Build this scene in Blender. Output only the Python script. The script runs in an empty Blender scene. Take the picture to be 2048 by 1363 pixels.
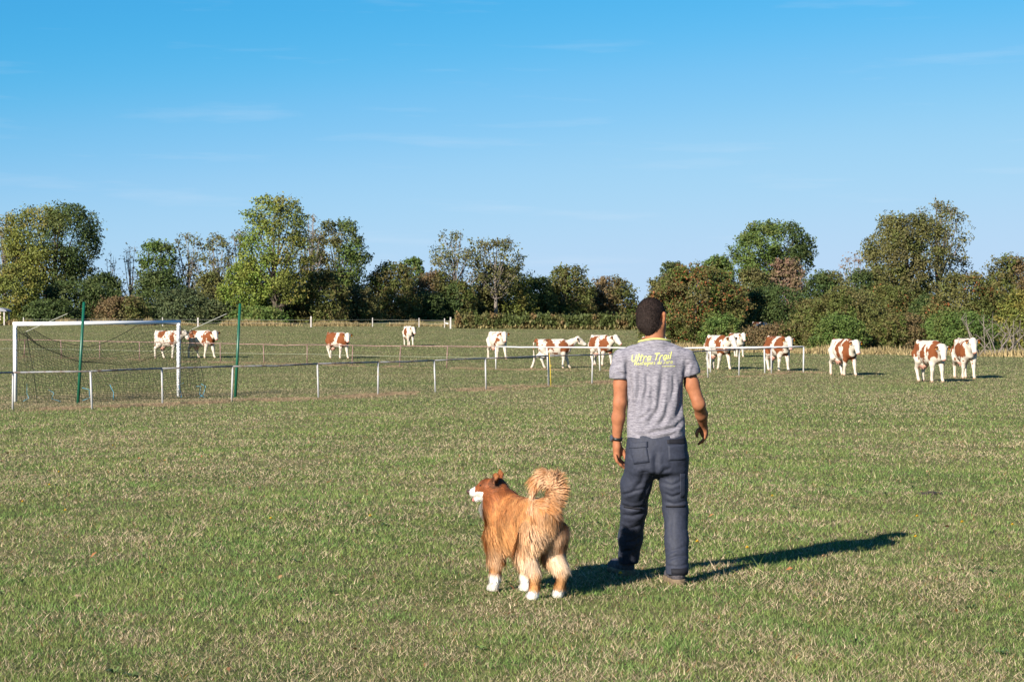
import bpy, math, random
import numpy as np
from mathutils import Vector, Matrix
from mathutils.bvhtree import BVHTree

SC = bpy.context.scene
COL = SC.collection

# ------------------------------------------------------------------ camera
F = 3982.0                    # focal length in photograph pixels (2048 wide)
HY = 640.0                    # row of the true horizon
CAM_Z = 1.6
cam_data = bpy.data.cameras.new('camera')
cam_data.sensor_width = 36.0
cam_data.lens = 36.0 * F / 2048.0
cam_data.clip_start = 0.1
cam_data.clip_end = 9000.0
cam = bpy.data.objects.new('camera', cam_data)
COL.objects.link(cam)
cam.location = (0, 0, CAM_Z)
cam.rotation_euler = (math.radians(90) - math.atan((681.5 - HY) / F), 0, 0)
SC.camera = cam

# ------------------------------------------------------------------ light
SKY_STRETCH, SKY_LIFT = 1.0, 0.045
SKY_GRADE = (((0.5, 0.02), (1.3, 0.09), (2.6, 0.32), (2.99, 0.45), (3.8, 1.10), (4.93, 1.95), (7.1, 2.62)),
             ((0.9, 0.40), (2.1, 1.02), (4.69, 2.42), (5.73, 2.95), (7.0, 3.45), (8.8, 3.62)),
             ((1.7, 1.45), (3.6, 2.85), (6.67, 4.45), (7.46, 4.70), (8.1, 4.75)))
SUN_EL, SUN_AZ = 25.0, 35.0   # light travels away from the camera, SUN_AZ to the right
world = bpy.data.worlds.new('World')
SC.world = world
world.use_nodes = True
nt = world.node_tree
nt.nodes.clear()
w_out = nt.nodes.new('ShaderNodeOutputWorld')
w_bg = nt.nodes.new('ShaderNodeBackground')
w_sky = nt.nodes.new('ShaderNodeTexSky')
w_sky.sky_type = 'NISHITA'
w_sky.sun_disc = False
w_sky.sun_elevation = math.radians(SUN_EL)
w_sky.sun_rotation = math.radians(180 + SUN_AZ)
w_sky.altitude = 300
w_sky.air_density = 1.0
w_sky.dust_density = 0.1
w_sky.ozone_density = 1.5
# clear dry air: the pale band near the horizon is thin, so elevation is stretched a little
w_tc = nt.nodes.new('ShaderNodeTexCoord')
w_st = nt.nodes.new('ShaderNodeVectorMath')
w_st.operation = 'MULTIPLY_ADD'
w_st.inputs[1].default_value = (1.0, 1.0, SKY_STRETCH)
w_st.inputs[2].default_value = (0.0, 0.0, SKY_LIFT)
w_nm = nt.nodes.new('ShaderNodeVectorMath')
w_nm.operation = 'NORMALIZE'
nt.links.new(w_tc.outputs['Generated'], w_st.inputs[0])
nt.links.new(w_st.outputs[0], w_nm.inputs[0])
nt.links.new(w_nm.outputs[0], w_sky.inputs['Vector'])
w_hsv = nt.nodes.new('ShaderNodeHueSaturation')
w_hsv.inputs['Hue'].default_value = 0.5
w_hsv.inputs['Saturation'].default_value = 1.0
w_hsv.inputs['Value'].default_value = 1.0
nt.links.new(w_sky.outputs[0], w_hsv.inputs['Color'])
# colour grade of the whole sky, channel by channel
w_sep = nt.nodes.new('ShaderNodeSeparateColor')
w_com = nt.nodes.new('ShaderNodeCombineColor')
nt.links.new(w_hsv.outputs[0], w_sep.inputs[0])
for _i, _pts in enumerate(SKY_GRADE):
    _d = nt.nodes.new('ShaderNodeMath')
    _d.operation = 'MULTIPLY'
    _d.inputs[1].default_value = 0.1
    _c = nt.nodes.new('ShaderNodeFloatCurve')
    _cv = _c.mapping.curves[0]
    _cv.points[0].location = (0.0, 0.0)
    _cv.points[1].location = (1.0, _pts[-1][1] / 5)
    for _x, _y in _pts:
        _cv.points.new(_x / 10, _y / 5)
    _c.mapping.update()
    _m = nt.nodes.new('ShaderNodeMath')
    _m.operation = 'MULTIPLY'
    _m.inputs[1].default_value = 5.0
    nt.links.new(w_sep.outputs[_i], _d.inputs[0])
    nt.links.new(_d.outputs[0], _c.inputs['Value'])
    nt.links.new(_c.outputs[0], _m.inputs[0])
    nt.links.new(_m.outputs[0], w_com.inputs[_i])
# thin cirrus wisps, streaked along the horizon
w_map = nt.nodes.new('ShaderNodeMapping')
w_map.inputs['Scale'].default_value = (9.0, 9.0, 95.0)
w_map.inputs['Location'].default_value = (4.4, 4.4, 4.4)
w_map.inputs['Rotation'].default_value = (0, math.radians(2.0), 0)
w_n = nt.nodes.new('ShaderNodeTexNoise')
w_n.inputs['Scale'].default_value = 1.0
w_n.inputs['Detail'].default_value = 5.0
w_n.inputs['Roughness'].default_value = 0.55
w_r = nt.nodes.new('ShaderNodeValToRGB')
w_r.color_ramp.elements[0].position = 0.58
w_r.color_ramp.elements[0].color = (0, 0, 0, 1)
w_r.color_ramp.elements[1].position = 0.80
w_r.color_ramp.elements[1].color = (0.15, 0.15, 0.15, 1)
w_mix = nt.nodes.new('ShaderNodeMix')
w_mix.data_type = 'RGBA'
nt.links.new(w_tc.outputs['Generated'], w_map.inputs['Vector'])
nt.links.new(w_map.outputs[0], w_n.inputs['Vector'])
nt.links.new(w_n.outputs['Fac'], w_r.inputs[0])
nt.links.new(w_r.outputs[0], w_mix.inputs['Factor'])
nt.links.new(w_com.outputs[0], w_mix.inputs['A'])
w_mix.inputs['B'].default_value = (4.5, 4.7, 5.1, 1)
nt.links.new(w_mix.outputs['Result'], w_bg.inputs['Color'])
w_bg.inputs['Strength'].default_value = 0.089
nt.links.new(w_bg.outputs[0], w_out.inputs['Surface'])

sun_data = bpy.data.lights.new('sun', 'SUN')
sun_data.energy = 5.0
sun_data.angle = math.radians(0.53)
sun_data.color = (1.0, 0.92, 0.79)
sun = bpy.data.objects.new('sun', sun_data)
COL.objects.link(sun)
_v = Vector((math.sin(math.radians(SUN_AZ)) * math.cos(math.radians(SUN_EL)),
             math.cos(math.radians(SUN_AZ)) * math.cos(math.radians(SUN_EL)),
             -math.sin(math.radians(SUN_EL))))
sun.rotation_euler = _v.to_track_quat('-Z', 'Y').to_euler()
sun.location = (-30, -40, 30)

SC.view_settings.view_transform = 'Standard'
SC.view_settings.look = 'None'
SC.view_settings.gamma = 1.0
SC.view_settings.use_curve_mapping = False
SC.view_settings.exposure = 1.12
SC.render.engine = 'CYCLES'
SC.cycles.max_bounces = 6
SC.cycles.diffuse_bounces = 3
SC.cycles.transparent_max_bounces = 8
SC.cycles.use_denoising = True

# ------------------------------------------------------------------ terrain
_PD = np.array([-200, 0, 8, 12.4, 20, 35, 50, 60, 67, 80, 93, 109, 145, 200, 250, 300, 360, 410, 500, 900, 9000.])
_PZ = np.array([-1.6, -1.6, -1.61, -1.635, -1.72, -1.98, -2.18, -2.26, -2.30, -2.27, -2.22, -2.0, -1.7, -1.2, -0.75, 0.0, 1.4, 2.8, 3.0, 3.0, 3.0])


def sstep(a, b, x):
    t = np.clip((x - a) / (b - a), 0, 1)
    return t * t * (3 - 2 * t)


def _prof(y):
    y = np.asarray(y, float)
    acc = 0
    for o in (-1.0, -0.66, -0.33, 0, 0.33, 0.66, 1.0):      # smoothed profile
        acc = acc + np.interp(y + o * np.clip(np.abs(y) * 0.10, 0.5, 25), _PD, _PZ)
    return acc / 7


def ground_z(x, y):
    x = np.asarray(x, float)
    y = np.asarray(y, float)
    tilt = 0.015 * sstep(15, 45, y) * (1 - sstep(95, 150, y))
    und = 0.018 * np.sin(x * 1.3 + 0.7 * y) * np.sin(y * 0.9 - 0.4 * x) * (1 - sstep(30, 60, y))
    return CAM_Z + _prof(y) + tilt * np.clip(x, -40, 40) + und


def at(px, py, d):
    """the point seen at photograph pixel (px, py) at distance d"""
    return Vector(((px - 1024) * d / F, d, CAM_Z + (HY - py) * d / F))


def onground(px, d):
    x = (px - 1024) * d / F
    return Vector((x, d, float(ground_z(x, d))))


def hit(px, py, lo=8.0, hi=300.0):
    """ground point seen at pixel (px, py)"""
    ds = np.linspace(lo, hi, 6000)
    xs = (px - 1024) * ds / F
    rows = HY - (ground_z(xs, ds) - CAM_Z) / ds * F
    k = np.argmax(rows <= py)
    return onground(px, float(ds[k]))


# ------------------------------------------------------------------ helpers
def tag(o, label=None, category=None, group=None, kind=None):
    if label: o['label'] = label
    if category: o['category'] = category
    if group: o['group'] = group
    if kind: o['kind'] = kind
    return o


def empty(name, loc=(0, 0, 0), rz=0.0):
    o = bpy.data.objects.new(name, None)
    o.empty_display_size = 0.2
    COL.objects.link(o)
    o.location = loc
    o.rotation_euler = (0, 0, rz)
    return o


def link(name, me, mat=None, parent=None, loc=None, smooth=False):
    o = bpy.data.objects.new(name, me)
    COL.objects.link(o)
    if mat is not None and not me.materials:
        me.materials.append(mat)
    if parent is not None:
        o.parent = parent
    if loc is not None:
        o.location = loc
    if smooth:
        me.polygons.foreach_set('use_smooth', np.ones(len(me.polygons), bool))
    return o


def np_mesh(name, verts, faces, n=None, col=None):
    """verts (V,3); faces (F,k) array with k constant; col (V,3) linear colours"""
    verts = np.asarray(verts, np.float32)
    faces = np.asarray(faces, np.int32)
    me = bpy.data.meshes.new(name)
    k = faces.shape[1]
    me.vertices.add(len(verts))
    me.vertices.foreach_set('co', verts.ravel())
    me.loops.add(faces.size)
    me.loops.foreach_set('vertex_index', faces.ravel())
    me.polygons.add(len(faces))
    me.polygons.foreach_set('loop_start', np.arange(0, faces.size, k, dtype=np.int32))
    me.polygons.foreach_set('loop_total', np.full(len(faces), k, np.int32))
    me.update(calc_edges=True)
    if col is not None:
        set_col(me, col)
    return me


def set_col(me, col):
    a = me.color_attributes.new('Col', 'FLOAT_COLOR', 'POINT')
    c = np.ones((len(me.vertices), 4), np.float32)
    c[:, :3] = col
    a.data.foreach_set('color', c.ravel())


class MB:
    """collects simple solids into one mesh (mixed polygons)"""
    def __init__(self):
        self.v, self.f = [], []

    def add(self, vs, fs):
        b = len(self.v)
        self.v += [tuple(p) for p in vs]
        self.f += [tuple(i + b for i in q) for q in fs]

    def box(self, c, s, rot=None):
        vs = []
        for dx in (-.5, .5):
            for dy in (-.5, .5):
                for dz in (-.5, .5):
                    p = Vector((dx * s[0], dy * s[1], dz * s[2]))
                    if rot is not None: p = rot @ p
                    vs.append(p + Vector(c))
        self.add(vs, [(0, 1, 3, 2), (4, 6, 7, 5), (0, 4, 5, 1), (2, 3, 7, 6), (0, 2, 6, 4), (1, 5, 7, 3)])

    def tube(self, pts, r, n=8, caps=True):
        pts = [Vector(p) for p in pts]
        rs = r if isinstance(r, (list, tuple)) else [r] * len(pts)
        rings = []
        up = None
        for i, p in enumerate(pts):
            t = (pts[min(i + 1, len(pts) - 1)] - pts[max(i - 1, 0)]).normalized()
            if up is None:
                up = Vector((0, 0, 1)) if abs(t.z) < 0.9 else Vector((1, 0, 0))
            a = t.cross(up).normalized()
            b = a.cross(t).normalized()
            up = b
            rings.append([p + (a * math.cos(2 * math.pi * k / n) + b * math.sin(2 * math.pi * k / n)) * rs[i] for k in range(n)])
        vs = [q for R in rings for q in R]
        fs = []
        for i in range(len(rings) - 1):
            for k in range(n):
                k2 = (k + 1) % n
                fs.append((i * n + k, i * n + k2, (i + 1) * n + k2, (i + 1) * n + k))
        if caps:
            fs.append(tuple(range(n))[::-1])
            fs.append(tuple((len(rings) - 1) * n + k for k in range(n)))
        self.add(vs, fs)

    def mesh(self, name):
        me = bpy.data.meshes.new(name)
        me.from_pydata(self.v, [], self.f)
        me.update()
        return me

    def build(self, name, mat, parent=None, loc=None, smooth=False):
        return link(name, self.mesh(name), mat, parent, loc, smooth)


# ------------------------------------------------------------------ numpy noise
def _hash(ix, iy, iz, seed):
    n = (ix.astype(np.int64) * 374761393 + iy.astype(np.int64) * 668265263 + iz.astype(np.int64) * 2147483647 + seed * 974711) & 0xFFFFFFFF
    n = ((n ^ (n >> 13)) * 1274126177) & 0xFFFFFFFF
    n = n ^ (n >> 16)
    return (n & 0xFFFF) / 65535.0


def vnoise(p, seed=0):
    """value noise in 0..1, p (N,3)"""
    p = np.asarray(p, float)
    i = np.floor(p).astype(np.int64)
    f = p - i
    f = f * f * (3 - 2 * f)
    out = 0
    for dx in (0, 1):
        wx = f[:, 0] if dx else 1 - f[:, 0]
        for dy in (0, 1):
            wy = f[:, 1] if dy else 1 - f[:, 1]
            for dz in (0, 1):
                wz = f[:, 2] if dz else 1 - f[:, 2]
                out = out + wx * wy * wz * _hash(i[:, 0] + dx, i[:, 1] + dy, i[:, 2] + dz, seed)
    return out


def vnoise2(p, seed=0):
    i = np.floor(p).astype(np.int64)
    f = p - i
    f = f * f * (3 - 2 * f)
    z = np.zeros(len(p), np.int64)
    out = 0
    for dx in (0, 1):
        wx = f[:, 0] if dx else 1 - f[:, 0]
        for dy in (0, 1):
            out = out + wx * (f[:, 1] if dy else 1 - f[:, 1]) * _hash(i[:, 0] + dx, i[:, 1] + dy, z, seed)
    return out


def fbm(p, seed=0, octaves=3):
    p = np.asarray(p, float)
    if p.shape[1] == 2:
        return sum(0.5 ** o * vnoise2(p * 2 ** o, seed + o * 17) for o in range(octaves)) / sum(0.5 ** o for o in range(octaves))
    a, s, t = 0.5, 0, 0
    for o in range(octaves):
        s = s + a * vnoise(p * (2 ** o), seed + o * 17)
        t += a
        a *= 0.5
    return s / t


def p2(x, y, s):
    return np.stack([np.asarray(x) * s, np.asarray(y) * s], 1)


# ------------------------------------------------------------------ materials
def new_mat(name):
    m = bpy.data.materials.new(name)
    m.use_nodes = True
    m.node_tree.nodes.clear()
    return m, m.node_tree.nodes, m.node_tree.links


def mat_plain(name, col, rough=0.6, metal=0.0, noise=0.0, scale=20.0, bump=0.0, col2=None, spec=0.5, stretch=(1, 1, 1), lo=0.35, hi=0.65):
    m, N, L = new_mat(name)
    out = N.new('ShaderNodeOutputMaterial')
    b = N.new('ShaderNodeBsdfPrincipled')
    b.inputs['Base Color'].default_value = (*col, 1)
    b.inputs['Roughness'].default_value = rough
    b.inputs['Metallic'].default_value = metal
    b.inputs['Specular IOR Level'].default_value = spec
    L.new(b.outputs[0], out.inputs[0])
    if noise or bump or col2:
        tc = N.new('ShaderNodeTexCoord')
        mp = N.new('ShaderNodeMapping')
        mp.inputs['Scale'].default_value = stretch
        nz = N.new('ShaderNodeTexNoise')
        nz.inputs['Scale'].default_value = scale
        nz.inputs['Detail'].default_value = 5
        L.new(tc.outputs['Object'], mp.inputs[0])
        L.new(mp.outputs[0], nz.inputs['Vector'])
        r = N.new('ShaderNodeValToRGB')
        r.color_ramp.elements[0].position = lo
        r.color_ramp.elements[1].position = hi
        c2 = col2 if col2 else tuple(c * (1 - noise) for c in col)
        r.color_ramp.elements[0].color = (*c2, 1)
        r.color_ramp.elements[1].color = (*col, 1)
        L.new(nz.outputs['Fac'], r.inputs[0])
        L.new(r.outputs[0], b.inputs['Base Color'])
        if bump:
            bp = N.new('ShaderNodeBump')
            bp.inputs['Strength'].default_value = bump
            bp.inputs['Distance'].default_value = 0.01
            L.new(nz.outputs['Fac'], bp.inputs['Height'])
            L.new(bp.outputs[0], b.inputs['Normal'])
    return m


def mat_attr(name, rough=0.7, spec=0.2, transl=0.0, sheen=0.0):
    """colour from the mesh's own colour attribute"""
    m, N, L = new_mat(name)
    out = N.new('ShaderNodeOutputMaterial')
    a = N.new('ShaderNodeAttribute')
    a.attribute_name = 'Col'
    b = N.new('ShaderNodeBsdfPrincipled')
    b.inputs['Roughness'].default_value = rough
    b.inputs['Specular IOR Level'].default_value = spec
    if sheen:
        b.inputs['Sheen Weight'].default_value = sheen
    L.new(a.outputs['Color'], b.inputs['Base Color'])
    if transl:
        t = N.new('ShaderNodeBsdfTranslucent')
        mx = N.new('ShaderNodeMixShader')
        mx.inputs[0].default_value = transl
        L.new(a.outputs['Color'], t.inputs['Color'])
        L.new(b.outputs[0], mx.inputs[1])
        L.new(t.outputs[0], mx.inputs[2])
        L.new(mx.outputs[0], out.inputs[0])
    else:
        L.new(b.outputs[0], out.inputs[0])
    return m
# ------------------------------------------------------------------ ground sheet
GOAL_L = hit(30, 803)
GOAL_R = hit(357, 793)


def build_ground():
    def rows():
        y = [-60, -40, -25, -15, -8, -4, 0]
        v = 0.0
        while v < 8000:
            v += max(0.5, v * 0.025)
            y.append(v)
        return np.array(y)
    ys = rows()
    h = np.concatenate([np.arange(0, 46, 1.0), 46 * 1.18 ** np.arange(0, 30)])
    xs = np.concatenate([-h[:0:-1], h])
    X, Y = np.meshgrid(xs, ys)
    Z = ground_z(X, Y)
    V = np.stack([X, Y, Z], -1).reshape(-1, 3)
    nx, ny = len(xs), len(ys)
    i = np.arange(nx * ny).reshape(ny, nx)
    Fc = np.stack([i[:-1, :-1], i[:-1, 1:], i[1:, 1:], i[1:, :-1]], -1).reshape(-1, 4)
    me = np_mesh('ground', V, Fc)
    # material: dried lawn, greener and browner patches
    m, N, L = new_mat('lawn_soil')
    out = N.new('ShaderNodeOutputMaterial')
    b = N.new('ShaderNodeBsdfPrincipled')
    b.inputs['Roughness'].default_value = 0.95
    b.inputs['Specular IOR Level'].default_value = 0.05
    tc = N.new('ShaderNodeTexCoord')

    def noise(scale, detail=4, stretch=(1, 1, 1)):
        mp = N.new('ShaderNodeMapping')
        mp.inputs['Scale'].default_value = stretch
        n = N.new('ShaderNodeTexNoise')
        n.inputs['Scale'].default_value = scale
        n.inputs['Detail'].default_value = detail
        n.inputs['Roughness'].default_value = 0.6
        L.new(tc.outputs['Object'], mp.inputs[0])
        L.new(mp.outputs[0], n.inputs['Vector'])
        return n.outputs['Fac']

    def ramp(f, stops):
        r = N.new('ShaderNodeValToRGB')
        e = r.color_ramp.elements
        e[0].position, e[0].color = stops[0][0], (*stops[0][1], 1)
        e[1].position, e[1].color = stops[-1][0], (*stops[-1][1], 1)
        for p, c in stops[1:-1]:
            q = e.new(p)
            q.color = (*c, 1)
        L.new(f, r.inputs[0])
        return r.outputs[0]

    def mix(f, a, c):
        x = N.new('ShaderNodeMix')
        x.data_type = 'RGBA'
        L.new(f, x.inputs['Factor'])
        L.new(a, x.inputs['A'])
        L.new(c, x.inputs['B'])
        return x.outputs['Result']

    fine = ramp(noise(14.0, 6), [(0.3, (0.040, 0.050, 0.018)), (0.5, (0.095, 0.105, 0.038)), (0.68, (0.20, 0.175, 0.085))])
    dry = ramp(noise(9.0, 5), [(0.3, (0.10, 0.085, 0.04)), (0.7, (0.27, 0.215, 0.125))])
    patch = ramp(noise(0.35, 6, (0.6, 1, 1)), [(0.42, (0, 0, 0)), (0.66, (0.75, 0.75, 0.75))])
    c1 = mix(patch, fine, dry)
    fine2 = ramp(noise(0.08, 3), [(0.35, (0.85, 0.92, 0.8)), (0.65, (1.1, 1.05, 1.0))])
    mu = N.new('ShaderNodeMix')
    mu.data_type = 'RGBA'
    mu.blend_type = 'MULTIPLY'
    mu.inputs['Factor'].default_value = 1.0
    L.new(c1, mu.inputs['A'])
    L.new(fine2, mu.inputs['B'])
    L.new(mu.outputs['Result'], b.inputs['Base Color'])
    bp = N.new('ShaderNodeBump')
    bp.inputs['Strength'].default_value = 0.8
    bp.inputs['Distance'].default_value = 0.05
    L.new(noise(30.0, 4), bp.inputs['Height'])
    L.new(bp.outputs[0], b.inputs['Normal'])
    L.new(b.outputs[0], out.inputs[0])
    o = link('ground', me, m, smooth=True)
    tag(o, kind='structure')


build_ground()

# fence lines (photograph: x, y of post foot, y of rail) -> used for hay and for the fence itself
NEAR_PX = [(-150, 830), (25, 819), (184, 818), (325, 809), (463, 803), (637, 796), (756, 790), (871, 784), (972, 779), (1097, 771), (1184, 767),
           (1268, 762), (1345, 759), (1416, 755), (1478, 751), (1543, 748), (1607, 745)]
FAR_PX = [(-60, 714), (48, 714), (123, 716), (199, 717), (279, 720), (359, 722), (441, 725), (528, 727), (614, 728), (704, 731), (799, 734), (893, 736),
          (992, 738), (1096, 740), (1200, 741), (1310, 743), (1421, 744), (1530, 746), (1607, 745)]


def fence_points(px, h_px_fn):
    pts = []
    for x, y in px:
        pts.append(hit(x, y))
    return pts


NEAR_POSTS = [hit(x, y) for x, y in NEAR_PX]
FAR_POSTS = [hit(x, y) for x, y in FAR_PX]


def seg_dist(x, y, pts):
    d = np.full(len(x), 1e9)
    for a, b in zip(pts[:-1], pts[1:]):
        bx, by = b.x - a.x, b.y - a.y
        t = np.clip(((x - a.x) * bx + (y - a.y) * by) / (bx * bx + by * by + 1e-9), 0, 1)
        d = np.minimum(d, np.hypot(x - a.x - t * bx, y - a.y - t * by))
    return d


def dryness(x, y):
    """0 green .. 1 straw"""
    d = 0.36 * fbm(p2(x, y * 0.75, 0.55), 3, 3) + 0.46 * fbm(p2(x, y, 3.6), 9, 3) + 0.18 * fbm(p2(x, y * 0.6, 0.16), 5, 2)
    d = np.clip((d - 0.40) / 0.19, 0, 1) * 0.84 + 0.02
    # worn goal mouth
    gc = (GOAL_L + GOAL_R) * 0.5
    u = (GOAL_R - GOAL_L).normalized()
    a = (x - gc.x) * u.x + (y - gc.y) * u.y
    b = -(x - gc.x) * u.y + (y - gc.y) * u.x
    worn = np.exp(-((a / 10.0) ** 2 + ((b - 0.5) / 6.0) ** 2) ** 1.5)
    near = worn > 0.02
    d[near] = np.maximum(d[near], worn[near] * (0.62 + 0.9 * fbm(p2(x[near], y[near] * 1.6, 0.6), 21, 3)))
    return np.clip(d, 0, 1)


def build_grass():
    rng = np.random.default_rng(5)
    N1 = 1150000
    d0, d1 = 6.6, 270.0
    u = rng.random(N1)
    y = d0 * np.exp((u ** 1.25) * math.log(d1 / d0))
    x = (rng.random(N1) * 2 - 1) * (0.275 * y + 1.2)
    cell = 0.16 * (y / 10) ** 0.5
    cx, cy = np.floor(x / cell), np.floor(y / cell)
    z = ground_z(x, y)
    dry = dryness(x, y)
    s = (y / 9.0)
    r = rng.random(N1)
    tuft = fbm(p2(x, y, 4.5), 31, 2)
    tall = np.where(rng.random(N1) < 0.0025, 2.6, 1.0)
    hgt = (0.008 + 0.024 * r * r + 0.014 * tuft) * s ** 0.22 * tall * (1 - 0.25 * dry)
    wid = (0.0030 + 0.0026 * rng.random(N1)) * s ** 0.74
    ang = rng.random(N1) * 2 * math.pi
    lean = (0.15 + 1.5 * rng.random(N1)) * hgt * (0.9 + 0.5 * dry)
    la = rng.random(N1) * 2 * math.pi
    ca, sa = np.cos(ang) * wid * 0.5, np.sin(ang) * wid * 0.5
    V = np.empty((N1, 3, 3), np.float32)
    V[:, 0] = np.stack([x - ca, y - sa, z - 0.004], 1)
    V[:, 1] = np.stack([x + ca, y + sa, z - 0.004], 1)
    V[:, 2] = np.stack([x + np.cos(la) * lean, y + np.sin(la) * lean, z + hgt], 1)
    isdry = rng.random(N1) < (0.10 + 0.60 * dry)
    g1 = np.array([0.100, 0.145, 0.038])
    g2 = np.array([0.200, 0.248, 0.075])
    t1 = np.array([0.48, 0.380, 0.258])
    t2 = np.array([0.29, 0.225, 0.130])
    k = rng.random((N1, 1))
    C = np.where(isdry[:, None], t1 * k + t2 * (1 - k), g1 * k + g2 * (1 - k))
    brown = rng.random(N1) < 0.03 * (0.4 + dry)
    C[brown] = (0.22, 0.11, 0.05)
    C *= (0.66 + 0.85 * rng.random((N1, 1)) ** 1.2)
    cl = fbm(p2(x, y, 3.0), 77, 2)
    C = np.where((cl > 0.58)[:, None] & ~isdry[:, None], C * np.array([0.84, 0.98, 0.95]), C)
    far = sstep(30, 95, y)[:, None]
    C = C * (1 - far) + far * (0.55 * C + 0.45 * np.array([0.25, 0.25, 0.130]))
    # trodden, bleached turf round the goal
    gc = (GOAL_L + GOAL_R) * 0.5
    uu = (GOAL_R - GOAL_L).normalized()
    aa = (x - gc.x) * uu.x + (y - gc.y) * uu.y
    bb = -(x - gc.x) * uu.y + (y - gc.y) * uu.x
    wk = np.exp(-((aa / 13.0) ** 2 + (bb / 7.0) ** 2) ** 2)
    nr = np.nonzero(wk > 0.02)[0]
    st = fbm(p2(x[nr] * 0.35, y[nr] * 1.1, 0.5), 51, 3)
    wk2 = wk[nr] * sstep(0.40, 0.56, st) * 0.85
    C[nr] = C[nr] * (1 - wk2[:, None]) + wk2[:, None] * np.array([0.33, 0.255, 0.165]) * (0.7 + 0.6 * rng.random((len(nr), 1)))
    me = np_mesh('grass', V.reshape(-1, 3), np.arange(N1 * 3).reshape(-1, 3), col=np.repeat(C, 3, axis=0))
    o = link('grass', me, mat_attr('grass_blades', 0.75, 0.12, 0.22))
    tag(o, 'short half dried mown grass covering the whole field', 'grass', kind='stuff')


build_grass()


def litter():
    """fallen leaves and broad-leaved weeds in the turf"""
    rng = np.random.default_rng(77)

    def scatter(n, d0, d1):
        y = np.sqrt(rng.random(n) * (d1 ** 2 - d0 ** 2) + d0 ** 2)
        x = (rng.random(n) * 2 - 1) * (0.275 * y + 1.0)
        return x, y
    x, y = scatter(220, 7.5, 30)
    V, Fc, C = [], [], []
    for a, b in zip(x, y):
        z = float(ground_z(a, b)) + 0.012 + 0.015 * rng.random()
        s = 0.011 + 0.015 * rng.random()
        t = rng.random() * 6.28
        u = np.array((math.cos(t), math.sin(t), rng.normal(0, .35)))
        v = np.array((-math.sin(t), math.cos(t), rng.normal(0, .35)))
        c = np.array((a, b, z))
        k = len(V)
        V += [c - u * s, c - v * s * .55 + (0, 0, .006), c + u * s * 1.1, c + v * s * .55 + (0, 0, .006)]
        Fc.append((k, k + 1, k + 2, k + 3))
        col = np.array(((0.30, 0.13, 0.055), (0.36, 0.21, 0.10), (0.20, 0.10, 0.05), (0.42, 0.30, 0.18))[rng.integers(4)]) * (0.7 + 0.5 * rng.random())
        C += [col] * 4
    o = link('fallen_leaves', np_mesh('fallen_leaves', np.array(V), np.array(Fc), col=np.array(C)), mat_attr('dead_leaf', 0.8, 0.15))
    tag(o, 'small brown fallen leaves scattered in the near grass', 'leaves', kind='stuff')
    x, y = scatter(150, 7.5, 24)
    V, Fc, C = [], [], []
    for a, b in zip(x, y):
        z = float(ground_z(a, b)) + 0.004
        n = rng.integers(5, 9)
        r = 0.02 + 0.03 * rng.random()
        base = np.array((0.13, 0.19, 0.055)) * (0.75 + 0.6 * rng.random())
        for i in range(n):
            t = 6.28 * i / n + rng.normal(0, .25)
            u = np.array((math.cos(t), math.sin(t), 0))
            v = np.array((-math.sin(t), math.cos(t), 0))
            c = np.array((a, b, z))
            k = len(V)
            h = 0.012 + 0.02 * rng.random()
            V += [c, c + u * r * .55 - v * r * .22 + (0, 0, h), c + u * r + (0, 0, h * .6), c + u * r * .55 + v * r * .22 + (0, 0, h)]
            Fc.append((k, k + 1, k + 2, k + 3))
            C += [base * (0.85 + 0.3 * rng.random())] * 4
    o = link('weeds', np_mesh('weeds', np.array(V), np.array(Fc), col=np.array(C)), mat_attr('weed_leaf', 0.55, 0.3, 0.15))
    tag(o, 'low broad-leaved weeds growing in the near grass', 'weeds', kind='stuff')


litter()
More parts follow.
